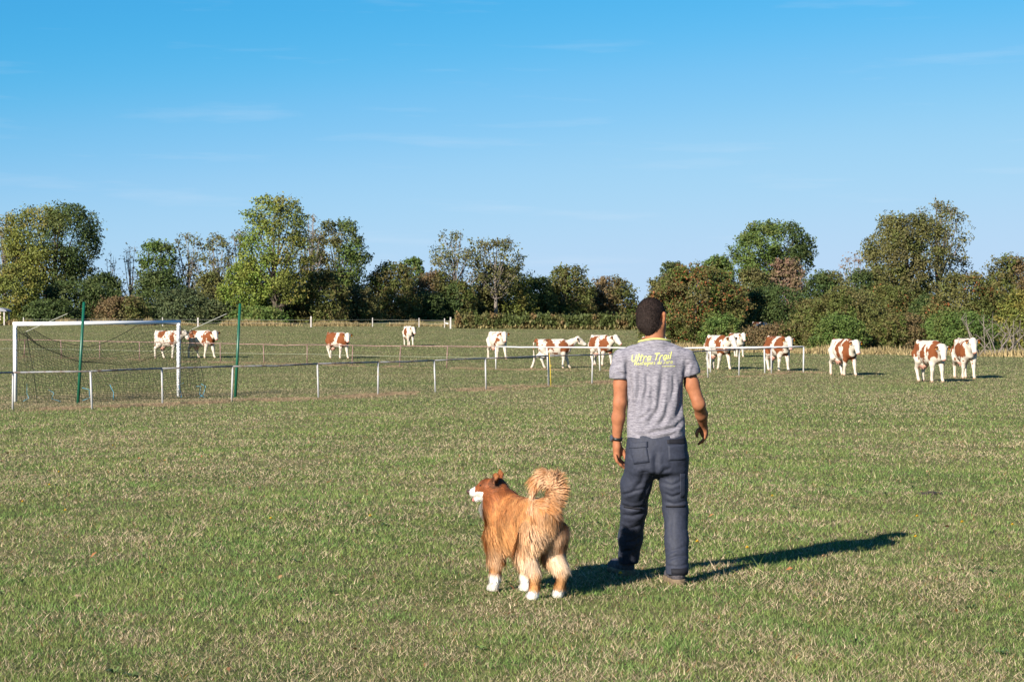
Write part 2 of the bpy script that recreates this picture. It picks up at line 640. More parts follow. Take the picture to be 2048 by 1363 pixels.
# ------------------------------------------------------------------ smooth solids: distance fields + surface nets
class Field:
    def __init__(self, lo, hi, h):
        self.lo = np.array(lo, float)
        self.h = h
        self.n = np.ceil((np.array(hi, float) - self.lo) / h).astype(int) + 1
        self.v = np.full(self.n, 1.0, np.float32)

    def _block(self, lo, hi):
        a = np.clip(np.floor((np.array(lo) - self.lo) / self.h).astype(int), 0, self.n)
        b = np.clip(np.ceil((np.array(hi) - self.lo) / self.h).astype(int) + 1, 0, self.n)
        if np.any(b <= a):
            return None, None
        ax = [(self.lo[i] + self.h * np.arange(a[i], b[i])).astype(np.float32) for i in range(3)]
        P = np.stack(np.meshgrid(*ax, indexing='ij'), -1)
        return tuple(slice(a[i], b[i]) for i in range(3)), P

    def merge(self, sl, d, k):
        cur = self.v[sl]
        if k <= 0:
            self.v[sl] = np.minimum(cur, d)
        else:
            h = np.maximum(k - np.abs(cur - d), 0) / k
            self.v[sl] = np.minimum(cur, d) - h * h * k * 0.25

    def cone(self, a, b, ra, rb, k=0.02, flat=None):
        """tapered capsule; flat=(axis vector, factor) squeezes it along an axis"""
        a, b = np.array(a, np.float32), np.array(b, np.float32)
        m = max(ra, rb) * (1.0 if flat is None else max(1.0, flat[1])) + k + self.h * 2
        sl, P = self._block(np.minimum(a, b) - m, np.maximum(a, b) + m)
        if sl is None: return
        ba = b - a
        t = np.clip(((P - a) @ ba) / max(float(ba @ ba), 1e-9), 0, 1)
        q = P - a - t[..., None] * ba
        if flat is not None:
            ax = np.array(flat[0], np.float32)
            ax = ax / np.linalg.norm(ax)
            s = q @ ax
            q = q + (s * (1.0 / flat[1] - 1.0))[..., None] * ax
        d = np.sqrt((q * q).sum(-1)) - (ra + (rb - ra) * t)
        if flat is not None and flat[1] < 1:
            d = d * max(flat[1], 0.5)
        self.merge(sl, d, k)

    def chain(self, pts, rs, k=0.02, flat=None):
        for i in range(len(pts) - 1):
            self.cone(pts[i], pts[i + 1], rs[i], rs[i + 1], k, flat)

    def ell(self, c, r, k=0.02, rot=None):
        c, r = np.array(c, np.float32), np.array(r, np.float32)
        m = float(r.max()) + k + self.h * 2
        sl, P = self._block(c - m, c + m)
        if sl is None: return
        q = P - c
        if rot is not None:
            q = q @ np.array(rot, np.float32)
        k0 = np.sqrt(((q / r) ** 2).sum(-1))
        k1 = np.sqrt(((q / (r * r)) ** 2).sum(-1))
        self.merge(sl, k0 * (k0 - 1) / np.maximum(k1, 1e-6), k)

    def loft(self, axis, st, k=0.02, power=2.0):
        """stations along an axis: (s, c1, c2, r1, r2); the other two axes in order"""
        st = np.array(st, float)
        o = [i for i in range(3) if i != axis]
        lo, hi = np.zeros(3), np.zeros(3)
        lo[axis], hi[axis] = st[0, 0], st[-1, 0]
        for j in (0, 1):
            lo[o[j]] = (st[:, 1 + j] - st[:, 3 + j]).min()
            hi[o[j]] = (st[:, 1 + j] + st[:, 3 + j]).max()
        sl, P = self._block(lo - k - 2 * self.h, hi + k + 2 * self.h)
        if sl is None: return
        s = P[..., axis]
        fine = np.linspace(st[0, 0], st[-1, 0], 200)

        def sm(col):
            v = np.interp(fine, st[:, 0], st[:, col])
            w = np.hanning(19)
            w /= w.sum()
            return np.convolve(np.pad(v, 9, mode='edge'), w, mode='valid')
        c1, c2, r1, r2 = (np.interp(s, fine, sm(i)) for i in (1, 2, 3, 4))
        u = np.abs((P[..., o[0]] - c1) / r1)
        v = np.abs((P[..., o[1]] - c2) / r2)
        d = ((u ** power + v ** power) ** (1.0 / power) - 1) * np.minimum(r1, r2)
        e = np.maximum(st[0, 0] - s, s - st[-1, 0])
        rr = 0.02
        d = np.minimum(np.maximum(d + rr, e + rr), 0) + np.sqrt(np.maximum(d + rr, 0) ** 2 + np.maximum(e + rr, 0) ** 2) - rr
        self.merge(sl, d.astype(np.float32), k)

    def cut(self, point, normal):
        """removes everything on the side the normal points to"""
        n = np.array(normal, np.float32)
        n /= np.linalg.norm(n)
        sl, P = self._block(self.lo, self.lo + self.h * self.n)
        self.v = np.maximum(self.v, (P - np.array(point, np.float32)) @ n)

    def mesh(self):
        """surface nets -> verts, quads"""
        v = self.v
        s = v < 0
        n = np.array(v.shape) - 1
        acc = np.zeros((*n, 3), np.float32)
        cnt = np.zeros(n, np.float32)
        for ax in range(3):
            o = [i for i in range(3) if i != ax]
            for d1 in (0, 1):
                for d2 in (0, 1):
                    A = [slice(None)] * 3
                    B = [slice(None)] * 3
                    A[ax], B[ax] = slice(0, n[ax]), slice(1, n[ax] + 1)
                    for j, dd in ((0, d1), (1, d2)):
                        A[o[j]] = B[o[j]] = slice(dd, dd + n[o[j]])
                    a, b = v[tuple(A)], v[tuple(B)]
                    x = (a < 0) != (b < 0)
                    t = np.where(x, a / np.where(x, a - b, 1), 0)
                    acc[..., ax] += t
                    acc[..., o[0]] += np.where(x, d1, 0)
                    acc[..., o[1]] += np.where(x, d2, 0)
                    cnt += x
        act = cnt > 0
        idx = np.full(n, -1, np.int32)
        idx[act] = np.arange(act.sum())
        cell = np.argwhere(act)
        verts = self.lo + self.h * (cell + acc[act] / cnt[act][:, None])
        quads = []
        for ax in range(3):
            o = [i for i in range(3) if i != ax]
            A = [slice(1, n[i]) for i in range(3)]
            A[ax] = slice(0, n[ax])
            B = list(A)
            B[ax] = slice(1, n[ax] + 1)
            a, b = s[tuple(A)], s[tuple(B)]
            for flip in (0, 1):
                e = np.argwhere((a & ~b) if not flip else (~a & b))
                if not len(e): continue
                base = e.copy()
                base[:, o[0]] += 1
                base[:, o[1]] += 1
                q = []
                for d1, d2 in ((-1, -1), (0, -1), (0, 0), (-1, 0)):
                    c = base.copy()
                    c[:, o[0]] += d1
                    c[:, o[1]] += d2
                    q.append(idx[c[:, 0], c[:, 1], c[:, 2]])
                q = np.stack(q, 1)
                if (flip == 1) != (ax == 1):
                    q = q[:, ::-1]
                quads.append(q)
        q = np.concatenate(quads)
        q = q[(q >= 0).all(1)]
        return verts, q


def vnormals(V, Q):
    n = np.cross(V[Q[:, 2]] - V[Q[:, 0]], V[Q[:, 3]] - V[Q[:, 1]])
    out = np.zeros_like(V)
    for i in range(4):
        np.add.at(out, Q[:, i], n)
    return out / np.maximum(np.linalg.norm(out, axis=1, keepdims=True), 1e-9)


def smooth_verts(V, Q, it=2, w=0.5):
    V = V.copy()
    for _ in range(it):
        s = np.zeros_like(V)
        c = np.zeros(len(V))
        for i in range(4):
            for j in (1, 3):
                np.add.at(s, Q[:, i], V[Q[:, (i + j) % 4]])
                np.add.at(c, Q[:, i], 1)
        V = V * (1 - w) + w * s / np.maximum(c, 1)[:, None]
    return V


def polyline_dist(X, Z, pts):
    """distance in a plane to a polyline and parameter 0..1"""
    d = np.full(len(X), 1e9)
    par = np.zeros(len(X))
    n = len(pts) - 1
    for i in range(n):
        ax, az = pts[i]
        bx, bz = pts[i + 1][0] - ax, pts[i + 1][1] - az
        t = np.clip(((X - ax) * bx + (Z - az) * bz) / (bx * bx + bz * bz + 1e-12), 0, 1)
        q = np.hypot(X - ax - t * bx, Z - az - t * bz)
        m = q < d
        d = np.where(m, q, d)
        par = np.where(m, (i + t) / n, par)
    return d, par
# ------------------------------------------------------------------ the man
def build_man():
    D0 = 12.4
    base = Vector(((1318 - 1024) * D0 / F, D0, float(ground_z((1318 - 1024) * D0 / F, D0))))

    def mp(px, py, dy=0.0):
        d = D0 + dy
        return ((px - 1024) * d / F - base.x, dy, CAM_Z + (HY - py) * d / F - base.z)
    S = F / D0                                                    # pixels per metre

    root = empty('person', base)
    tag(root, 'man in grey heather T-shirt and dark hiking trousers standing with his back turned', 'person')

    skin = mat_plain('tanned_skin', (0.32, 0.125, 0.062), 0.62, noise=0.18, scale=35, spec=0.2)
    gz = lambda x, y: float(ground_z(base.x + x, base.y + y)) - base.z

    # ---- joints
    sh_l, el_l, wr_l = mp(1245, 712), mp(1240, 806, -0.02), mp(1233.5, 880, 0.02)
    sh_r, el_r, wr_r = mp(1371, 712), mp(1398, 808, -0.01), mp(1407, 852, 0.17)
    neck0, neck1 = mp(1310, 690, 0.01), mp(1310, 655, 0.03)
    hip_l, kn_l, an_l = mp(1284, 912, 0.0), mp(1268, 1020, 0.16), mp(1256, 1120, 0.34)
    hip_r, kn_r, an_r = mp(1344, 912, 0.0), mp(1351, 1020, 0.02), mp(1354, 1142, -0.10)
    hd = np.array(mp(1303.5, 633, 0.035))
    yaw = math.radians(-33)                                       # face turned a little to the right

    def H(x, y, z):                                               # head space: y forward
        c, s = math.cos(yaw), math.sin(yaw)
        return (hd[0] + x * c - y * s, hd[1] + x * s + y * c, hd[2] + z)

    f = Field((-0.42, -0.28, -0.02), (0.45, 0.62, 1.86), 0.0062)
    R = np.array([[math.cos(yaw), -math.sin(yaw), 0], [math.sin(yaw), math.cos(yaw), 0], [0, 0, 1]])
    # head
    f.ell(H(0, -0.012, 0.018), (0.082, 0.102, 0.096), 0.03, R)
    f.ell(H(0, 0.035, -0.030), (0.066, 0.070, 0.085), 0.04, R)
    f.ell(H(0, 0.055, -0.085), (0.046, 0.050, 0.040), 0.04, R)      # jaw and chin
    f.cone(H(0, 0.098, 0.005), H(0, 0.122, -0.030), 0.009, 0.014, 0.015)   # nose
    f.cone(H(-0.025, 0.090, -0.070), H(0.025, 0.090, -0.070), 0.010, 0.010, 0.015)  # lips
    f.cone(H(-0.04, 0.092, 0.026), H(0.04, 0.092, 0.026), 0.012, 0.012, 0.02)       # brow
    for sx in (-1, 1):
        f.cone(H(sx * 0.090, -0.006, 0.014), H(sx * 0.083, 0.004, -0.038), 0.019, 0.012, 0.006, ((1, 0, 0), 0.55))
        f.cone(H(sx * 0.099, -0.016, 0.020), H(sx * 0.094, -0.008, -0.022), 0.009, 0.008, 0.006)
    f.chain([neck0, neck1, H(0, -0.01, -0.03)], [0.066, 0.058, 0.062], 0.03)
    # trunk inside the shirt
    f.cone(mp(1268, 714), mp(1348, 714), 0.052, 0.052, 0.04)
    f.loft(2, [(mp(0, 930)[2], 0.0, 0, 0.12, 0.08), (mp(0, 860)[2], -0.02, 0, 0.15, 0.09), (mp(0, 780)[2], -0.02, 0, 0.155, 0.09),
               (mp(0, 715)[2], -0.02, 0, 0.14, 0.07)], 0.03)
    # arms
    f.chain([sh_l, mp(1241, 768, -0.01), el_l, mp(1237, 835, 0.0), wr_l], [0.036, 0.043, 0.040, 0.040, 0.0265], 0.02)
    f.cone(mp(1242, 772, -0.025), mp(1241, 795, -0.02), 0.030, 0.027, 0.02)
    f.chain([sh_r, mp(1384, 768, 0.0), el_r, mp(1403, 828, 0.07), wr_r], [0.036, 0.044, 0.038, 0.038, 0.027], 0.02)
    f.cone(mp(1393, 800, -0.03), mp(1400, 812, -0.02), 0.020, 0.018, 0.015)
    # legs inside the trousers
    f.chain([hip_l, kn_l, an_l], [0.055, 0.050, 0.034], 0.03)
    f.chain([hip_r, kn_r, an_r], [0.055, 0.050, 0.034], 0.03)
    # left hand, hanging, fingers curled towards the thigh
    dl = lambda px, py, dy=0.02: mp(px, py, dy)
    f.chain([wr_l, dl(1234, 893), dl(1234, 912, 0.025)], [0.0265, 0.031, 0.030], 0.014, ((1, 0.25, 0), 0.75))
    f.cone(dl(1236, 892, 0.03), dl(1238, 908, 0.045), 0.024, 0.022, 0.014)
    f.chain([dl(1231, 910, -0.012), dl(1234, 922, -0.015), dl(1242, 930, -0.008), dl(1249, 936, 0.005)], [0.0100, 0.0092, 0.0085, 0.0075], 0.005)   # little
    f.chain([dl(1232, 912, 0.010), dl(1237, 924, 0.010), dl(1246, 932, 0.014), dl(1253, 937, 0.022)], [0.0105, 0.0098, 0.009, 0.008], 0.005)
    f.chain([dl(1234, 913, 0.032), dl(1240, 924, 0.038), dl(1249, 931, 0.044), dl(1255, 934, 0.050)], [0.0108, 0.010, 0.009, 0.008], 0.005)
    f.chain([dl(1236, 912, 0.052), dl(1242, 921, 0.060), dl(1250, 927, 0.066), dl(1255, 930, 0.070)], [0.0105, 0.0098, 0.009, 0.008], 0.005)
    f.chain([dl(1239, 893, 0.030), dl(1246, 901, 0.035), dl(1251, 914, 0.030), dl(1254.5, 924, 0.026)], [0.0150, 0.0128, 0.0112, 0.0092], 0.007)      # thumb
    # right hand, half closed in front of the hip
    dr = lambda px, py, dy=0.20: mp(px, py, dy)
    f.chain([wr_r, dr(1408, 860, 0.19), dr(1409.5, 868, 0.20)], [0.027, 0.031, 0.030], 0.014, ((1, 0.2, 0), 0.75))
    f.cone(dr(1405, 858, 0.20), dr(1407, 868, 0.23), 0.022, 0.020, 0.014)
    for i, (dy, k) in enumerate(((0.165, 0.86), (0.188, 1.0), (0.212, 1.0), (0.235, 0.92))):
        f.chain([dr(1411, 866, dy), dr(1411 - 1.5 * k, 866 + 10 * k, dy + 0.006), dr(1411 - 6 * k, 866 + 17 * k, dy + 0.014), dr(1411 - 14 * k, 866 + 22 * k, dy + 0.018)],
                [0.0108, 0.0098, 0.009, 0.0078], 0.005)
    f.chain([dr(1403, 855, 0.195), dr(1396.5, 860, 0.190), dr(1393.5, 866, 0.187), dr(1394.5, 873, 0.187)], [0.015, 0.0125, 0.011, 0.009], 0.007)
    V, Q = f.mesh()
    V = smooth_verts(V, Q, 1, 0.4)
    body = link('body', np_mesh('person_body', V, Q), skin, root, smooth=True)
    body['label'] = 'tanned bare arms, hands, neck and ears'

    # eyes
    for sx in (-1, 1):
        e = Field((-0.02, -0.02, -0.02), (0.02, 0.02, 0.02), 0.004)
        e.ell((0, 0, 0), (0.013, 0.013, 0.013), 0)
        v, q = e.mesh()
        link('eye', np_mesh('eye', v, q), mat_plain('eye_white', (0.7, 0.68, 0.65), 0.2), root, H(sx * 0.031, 0.083, 0.008), True)

    # ---- hair and beard: short dark crop
    h = Field(hd - 0.16, hd + 0.16, 0.0052)
    h.ell(H(0, -0.014, 0.020), (0.0860, 0.1045, 0.0985), 0.0, R)
    h.ell(H(0, -0.020, -0.035), (0.078, 0.088, 0.070), 0.03, R)
    h.cone(H(-0.01, -0.045, -0.05), mp(1300, 659, -0.012), 0.056, 0.040, 0.02)
    h.cone(H(0.02, -0.045, -0.05), mp(1314, 656, -0.012), 0.050, 0.034, 0.02)
    fw = np.array((-math.sin(yaw), math.cos(yaw), 0))
    h.cut(np.array(H(0, 0.050, 0.05)), fw + np.array((0, 0, -0.55)))          # hairline above the face
    sl, P = h._block(h.lo, h.lo + h.h * h.n)
    lx = (P - hd.astype(np.float32)) @ R.astype(np.float32)              # head space
    # shaved clear round the ears and below the temples
    h.v = np.where((lx[..., 2] < 0.022) & (np.abs(lx[..., 0]) > 0.045), np.maximum(h.v, lx[..., 1] + 0.030 + 0.25 * (0.02 - lx[..., 2])), h.v)
    hv, hq = h.mesh()
    hn = vnormals(hv, hq)
    hv = hv + hn * (0.0030 * (fbm(hv * np.array((170, 170, 90)), 4, 3) - 0.5))[:, None]
    hair_m = mat_plain('dark_hair', (0.060, 0.042, 0.037), 0.75, scale=420, bump=0.8, col2=(0.016, 0.011, 0.010), spec=0.15)
    hk = (0.45 + 1.1 * fbm(hv * np.array((90, 90, 70)), 6, 3))[:, None]
    spot = np.exp(-(np.linalg.norm(hv - np.array(H(0.004, -0.075, 0.062)), axis=1) / 0.016) ** 2)[:, None]
    hcol = np.array((0.024, 0.016, 0.014)) * hk ** 1.6 * (1 - spot) + spot * np.array((0.16, 0.085, 0.055))
    hair = link('hair', np_mesh('hair', hv, hq, col=hcol), mat_attr('cropped_hair', 0.85, 0.12), root, smooth=True)
    # short stubbly locks so the crop has a soft edge
    rngh = np.random.default_rng(21)
    NH = 9000
    pk2 = rngh.integers(0, len(hq), NH)
    wq = rngh.dirichlet((1, 1, 1, 1), NH)
    hp = (hv[hq[pk2]] * wq[..., None]).sum(1)
    hnn = vnormals(hv, hq)[hq[pk2, 0]]
    bk = -fw / np.linalg.norm(fw)
    fl = np.array((0, 0, -0.8)) + bk * 0.4 + 0.55 * rngh.normal(size=(NH, 3))
    fl -= hnn * (fl * hnn).sum(1, keepdims=True)
    fl /= np.maximum(np.linalg.norm(fl, axis=1, keepdims=True), 1e-6)
    sdv = np.cross(fl, hnn)
    ln = (0.006 + 0.007 * rngh.random(NH))[:, None]
    tipv = hp + fl * ln + hnn * ln * 0.55
    tv = np.stack([hp - sdv * 0.0011, hp + sdv * 0.0011, tipv], 1).reshape(-1, 3)
    tcol = np.repeat(np.array((0.024, 0.016, 0.0135)) * (0.35 + 1.3 * rngh.random((NH, 1))), 3, axis=0)
    st_o = link('stubble', np_mesh('stubble', tv, np.arange(NH * 3).reshape(-1, 3), col=tcol), mat_attr('hair_locks', 0.7, 0.15), hair)
    st_o['kind'] = 'stuff'
    hair['label'] = 'close cropped dark brown hair'
    be = Field(hd - 0.16, hd + 0.16, 0.006)
    be.ell(H(0, 0.054, -0.085), (0.053, 0.057, 0.047), 0.02, R)
    for sx in (-1, 1):
        be.chain([H(sx * 0.070, 0.020, -0.015), H(sx * 0.064, 0.030, -0.062), H(sx * 0.04, 0.058, -0.098)], [0.012, 0.015, 0.02], 0.02)
    be.cut(np.array(H(0, 0.09, -0.055)), fw * 1.0 + np.array((0, 0, 0.9)))
    bv, bq = be.mesh()
    link('beard', np_mesh('beard', bv, bq), hair_m, root, smooth=True)

    # ---- T-shirt
    s = Field((-0.36, -0.24, 0.80), (0.36, 0.26, 1.60), 0.0065)
    rows = [(880, 1254.5, 1370.5, 0.115), (850, 1253.5, 1370, 0.112), (800, 1255, 1368, 0.108), (755, 1252, 1371, 0.108), (725, 1246, 1374, 0.105),
            (708, 1248, 1371, 0.095), (697, 1262, 1356, 0.080), (688, 1276, 1344, 0.074), (678, 1284, 1336, 0.068)]
    st = []
    for py, xl, xr, dp in rows:
        a, b = mp(xl, py), mp(xr, py)
        st.append((a[2], (a[0] + b[0]) / 2, 0.012 if py < 700 else 0.0, (b[0] - a[0]) / 2, dp))
    s.loft(2, st, 0.02, 2.3)
    s.chain([mp(1262, 707), mp(1245, 716), mp(1238.5, 742, -0.005), mp(1236, 772, -0.01)], [0.046, 0.052, 0.054, 0.058], 0.035)
    s.chain([mp(1354, 707), mp(1372, 716), mp(1380, 740, 0.0), mp(1387, 768, 0.0)], [0.046, 0.052, 0.055, 0.060], 0.035)
    s.chain([mp(1293, 706, 0.01), mp(1269, 711, 0.005), mp(1250, 719)], [0.048, 0.052, 0.052], 0.03)
    s.chain([mp(1328, 706, 0.01), mp(1350, 711, 0.005), mp(1368, 719)], [0.048, 0.052, 0.052], 0.03)
    # sleeve openings
    a = np.array(mp(1237, 757, 0))
    sl, P = s._block(a - 0.2, a + np.array((0.055, 0.25, 0.0)) + 0.02)
    n1 = np.array((-0.03, 0, -1.0))
    m = (P[..., 0] < a[0] + 0.052)
    s.v[sl] = np.where(m, np.maximum(s.v[sl], (P - a) @ n1), s.v[sl])
    a = np.array(mp(1384, 750, 0))
    sl, P = s._block(a + np.array((-0.056, -0.25, -0.25)), a + np.array((0.2, 0.25, 0.06)))
    n1 = np.array((0.26, 0, -0.96))
    m = (P[..., 0] > a[0] - 0.055)
    s.v[sl] = np.where(m, np.maximum(s.v[sl], (P - a) @ n1), s.v[sl])
    s.cut(mp(1312, 879), (0.035, 0, -1))
    s.cut(mp(1310, 679, 0), (-0.03, 0.25, 1))
    V, Q = s.mesh()
    V = smooth_verts(V, Q, 3, 0.5)
    Nn = vnormals(V, Q)
    X = (V[:, 0] + base.x) * S + 1024
    Y = HY - (V[:, 2] + base.z - CAM_Z) * S
    back = np.clip(-Nn[:, 1] * 1.5, 0, 1)
    disp = np.zeros(len(V))
    folds = [  # polyline in photograph pixels on the back, half width px, depth m
        ([(1258, 758), (1262, 800), (1262, 850)], 5, 0.012), ([(1276, 735), (1277, 775), (1268, 825)], 4, 0.011), ([(1291, 742), (1292, 775), (1285, 800)], 3, 0.006),
        ([(1322, 735), (1321, 775), (1314, 815), (1292, 850)], 5, 0.013), ([(1344, 745), (1346, 775), (1340, 800)], 3, 0.006), ([(1366, 760), (1362, 800), (1352, 840)], 6, 0.014),
        ([(1368, 835), (1350, 853), (1318, 860), (1285, 866)], 4, 0.009), ([(1262, 866), (1300, 872), (1340, 866)], 3, 0.005), ([(1371, 715), (1368, 745), (1370, 765)], 4, 0.012),
        ([(1252, 716), (1254, 740), (1253, 760)], 4, 0.010), ([(1380, 722), (1372, 735), (1370, 750)], 3, 0.008), ([(1228, 735), (1240, 745), (1252, 750)], 3, 0.006),
        ([(1300, 770), (1304, 800), (1297, 835)], 4, 0.007), ([(1334, 800), (1330, 830), (1316, 850)], 4, 0.008), ([(1272, 838), (1290, 830), (1300, 815)], 3, 0.005),
        ([(1356, 860), (1330, 872), (1300, 877)], 3, 0.006), ([(1285, 690), (1310, 700), (1340, 692)], 5, 0.004)]
    for pl, w, dep in folds:
        d, t = polyline_dist(X, Y, pl)
        env = np.clip(np.sin(np.pi * np.clip(t, 0.02, 0.98)) * 1.6, 0, 1)
        disp -= dep * env * (np.exp(-(d / w) ** 2) - 0.45 * np.exp(-((d - 2.0 * w) / w) ** 2))
    disp *= back
    disp += 0.010 * (fbm(V * np.array((22, 22, 9)), 8, 3) - 0.5)
    V = V + Nn * disp[:, None]
    # heather jersey: short dark horizontal dashes
    mm, N, L = new_mat('heather_jersey')
    out = N.new('ShaderNodeOutputMaterial')
    b = N.new('ShaderNodeBsdfPrincipled')
    b.inputs['Roughness'].default_value = 0.85
    b.inputs['Specular IOR Level'].default_value = 0.15
    b.inputs['Sheen Weight'].default_value = 0.1
    tc = N.new('ShaderNodeTexCoord')
    fac = None
    cols = []
    for sc, det in (((20, 20, 230), 3), ((60, 60, 520), 2)):
        mpn = N.new('ShaderNodeMapping')
        mpn.inputs['Scale'].default_value = sc
        nz = N.new('ShaderNodeTexNoise')
        nz.inputs['Scale'].default_value = 1.0
        nz.inputs['Detail'].default_value = det
        nz.inputs['Roughness'].default_value = 0.6
        L.new(tc.outputs['Object'], mpn.inputs[0])
        L.new(mpn.outputs[0], nz.inputs['Vector'])
        cols.append(nz.outputs['Fac'])
    av = N.new('ShaderNodeMath')
    av.operation = 'ADD'
    L.new(cols[0], av.inputs[0])
    L.new(cols[1], av.inputs[1])
    hv2 = N.new('ShaderNodeMath')
    hv2.operation = 'MULTIPLY'
    hv2.inputs[1].default_value = 0.5
    L.new(av.outputs[0], hv2.inputs[0])
    rp = N.new('ShaderNodeValToRGB')
    e = rp.color_ramp.elements
    e[0].position, e[0].color = 0.36, (0.065, 0.061, 0.080, 1)
    e[1].position, e[1].color = 0.60, (0.265, 0.25, 0.28, 1)
    q = e.new(0.47)
    q.color = (0.160, 0.150, 0.178, 1)
    L.new(hv2.outputs[0], rp.inputs[0])
    L.new(rp.outputs[0], b.inputs['Base Color'])
    L.new(b.outputs[0], out.inputs[0])
    shirt_me = np_mesh('t_shirt', V, Q)
    shirt = link('t_shirt', shirt_me, mm, root, smooth=True)
    shirt['label'] = 'grey heather T-shirt with yellow-green lettering'
    bvh = BVHTree.FromPolygons([tuple(v) for v in V], [tuple(int(i) for i in qq) for qq in Q])

    neon = mat_plain('neon_print', (0.50, 0.50, 0.17), 0.6, spec=0.2)
    # collar band: follows the neck opening
    mb = MB()
    ring = []
    for k in range(48):
        an = 2 * math.pi * k / 48
        dirv = Vector((math.cos(an), math.sin(an), 0))
        o = Vector(mp(1310.5, 681.5)) + Vector((0, 0.012, 0))
        o.z += 0.25 * 0.012 - 0.26 * dirv.y * 0.065 - 0.012 + 0.02 * dirv.x * 0.06
        hitp = bvh.ray_cast(o + dirv * 0.4, -dirv)
        p = hitp[0] if hitp[0] is not None else o + dirv * 0.08
        ring.append(Vector(p) + Vector((0, 0, 0.006)))
    ring.append(ring[0])
    mb.tube(ring, 0.0062, 6, caps=False)
    mb.build('collar', neon, shirt, smooth=True)

    # hand-painted lettering as thin print lying on the cloth
    def stroke_mesh(strokes, wpx):
        verts, faces = [], []
        for pts in strokes:
            P = [np.array(p, float) for p in pts]
            dense = []
            for a, b2 in zip(P[:-1], P[1:]):
                n = max(1, int(np.hypot(*(b2 - a)) / 1.2))
                dense += [a + (b2 - a) * i / n for i in range(n)]
            dense.append(P[-1])
            b0 = len(verts)
            for i, p in enumerate(dense):
                t = dense[min(i + 1, len(dense) - 1)] - dense[max(i - 1, 0)]
                t = t / max(np.hypot(*t), 1e-6)
                nrm = np.array((-t[1], t[0])) * wpx * 0.5
                for q2 in (p + nrm, p - nrm):
                    w = mp(q2[0], q2[1], -0.6)
                    g = mp(q2[0], q2[1], 0.0)
                    hitp = bvh.ray_cast(Vector((g[0], -0.6, g[2])), Vector((0, 1, 0)))
                    y = hitp[0].y - 0.0022 if hitp[0] is not None else -0.1
                    verts.append((g[0], y, g[2]))
            for i in range(len(dense) - 1):
                k = b0 + 2 * i
                faces.append((k, k + 1, k + 3, k + 2))
        return np_mesh('lettering', np.array(verts), np.array(faces))
    G = {  # letters in a unit box, y down, baseline 1
        'U': [[(0, .1), (0, .8), (.25, 1), (.5, .8)], [(.55, .1), (.5, .8), (.55, 1)]], 'l': [[(.1, 0), (.05, 1)]], 't': [[(.2, .1), (.12, 1)], [(-.1, .35), (.45, .3)]],
        'r': [[(.1, .4), (.05, 1)], [(.08, .55), (.28, .38), (.42, .45)]], 'a': [[(.45, .45), (.2, .4), (.02, .7), (.15, 1), (.38, .8), (.47, .42)], [(.45, .45), (.42, 1)]],
        'T': [[(-.05, .15), (.65, .08)], [(.32, .1), (.25, 1)]], 'i': [[(.1, .42), (.06, 1)], [(.13, .15), (.12, .22)]], 'M': [[(0, 1), (.1, .1), (.3, .7), (.5, .1), (.55, 1)]],
        'o': [[(.22, .42), (.02, .7), (.2, 1), (.42, .7), (.22, .42)]], 'n': [[(.08, .42), (.05, 1)], [(.06, .6), (.25, .4), (.38, .55), (.36, 1)]],
        'g': [[(.42, .45), (.2, .4), (.03, .7), (.2, .98), (.4, .75), (.44, .42), (.38, 1.3), (.1, 1.35)]], 'e': [[(.03, .7), (.4, .65), (.25, .4), (.03, .68), (.15, 1), (.4, .95)]],
        's': [[(.38, .45), (.12, .45), (.1, .65), (.34, .75), (.3, .98), (.02, .97)]], 'd': [[(.42, .7), (.2, .45), (.02, .75), (.18, 1), (.42, .75)], [(.48, 0), (.42, 1)]],
        'u': [[(.05, .42), (.04, .85), (.2, 1), (.36, .8)], [(.4, .42), (.36, 1)]], 'J': [[(.1, .1), (.55, .08)], [(.4, .1), (.34, .9), (.1, 1), (-.02, .85)]]}

    def text(txt, x0, y0, x1, y1, hgt, shear=0.22):
        adv = {'l': .3, 'i': .3, ' ': .35, 'T': .72, 'U': .75, 'M': .75, 'J': .7, 't': .5, 'r': .52}
        tot = sum(adv.get(c, .6) for c in txt)
        sc = (x1 - x0) / tot
        cx, out2 = 0.0, []
        for c in txt:
            for stq in G.get(c, []):
                out2.append([(x0 + (cx + px) * sc + (1 - py) * hgt * shear, y0 + (y1 - y0) * (cx / tot) - (1 - py) * hgt) for px, py in stq])
            cx += adv.get(c, .6)
        return out2
    me = stroke_mesh(text('Ultra Trail', 1261, 722, 1341, 717, 15.0), 2.1)
    link('lettering', me, neon, shirt)
    me = stroke_mesh(text('Montagnes du Jura', 1267, 729.5, 1343, 725.5, 8.0, 0.12), 1.05)
    link('lettering', me, neon, shirt)
    dash = [[(1322 + 3 * i, 731.5 - 0.02 * i), (1324 + 3 * i, 731.3 - 0.02 * i)] for i in range(9)]
    me = stroke_mesh(dash, 1.7)
    link('lettering', me, neon, shirt)

    # ---- trousers
    t = Field((-0.32, -0.30, 0.02), (0.32, 0.56, 1.02), 0.0068)
    a0, b0 = mp(1251, 890), mp(1377, 890)
    cx = (a0[0] + b0[0]) / 2
    t.loft(2, [(mp(0, 945)[2], cx, 0.0, 0.170, 0.120), (mp(0, 915)[2], cx, -0.004, 0.194, 0.132), (mp(0, 890)[2], cx, -0.002, 0.192, 0.126), (mp(0, 866)[2], cx - 0.003, 0.0, 0.176, 0.108)], 0.02, 2.4)
    t.chain([mp(1284, 925, 0.0), mp(1272, 970, 0.06), mp(1268, 1018, 0.16), mp(1261, 1075, 0.27), mp(1256.5, 1126, 0.36)], [0.100, 0.092, 0.081, 0.075, 0.066], 0.03)
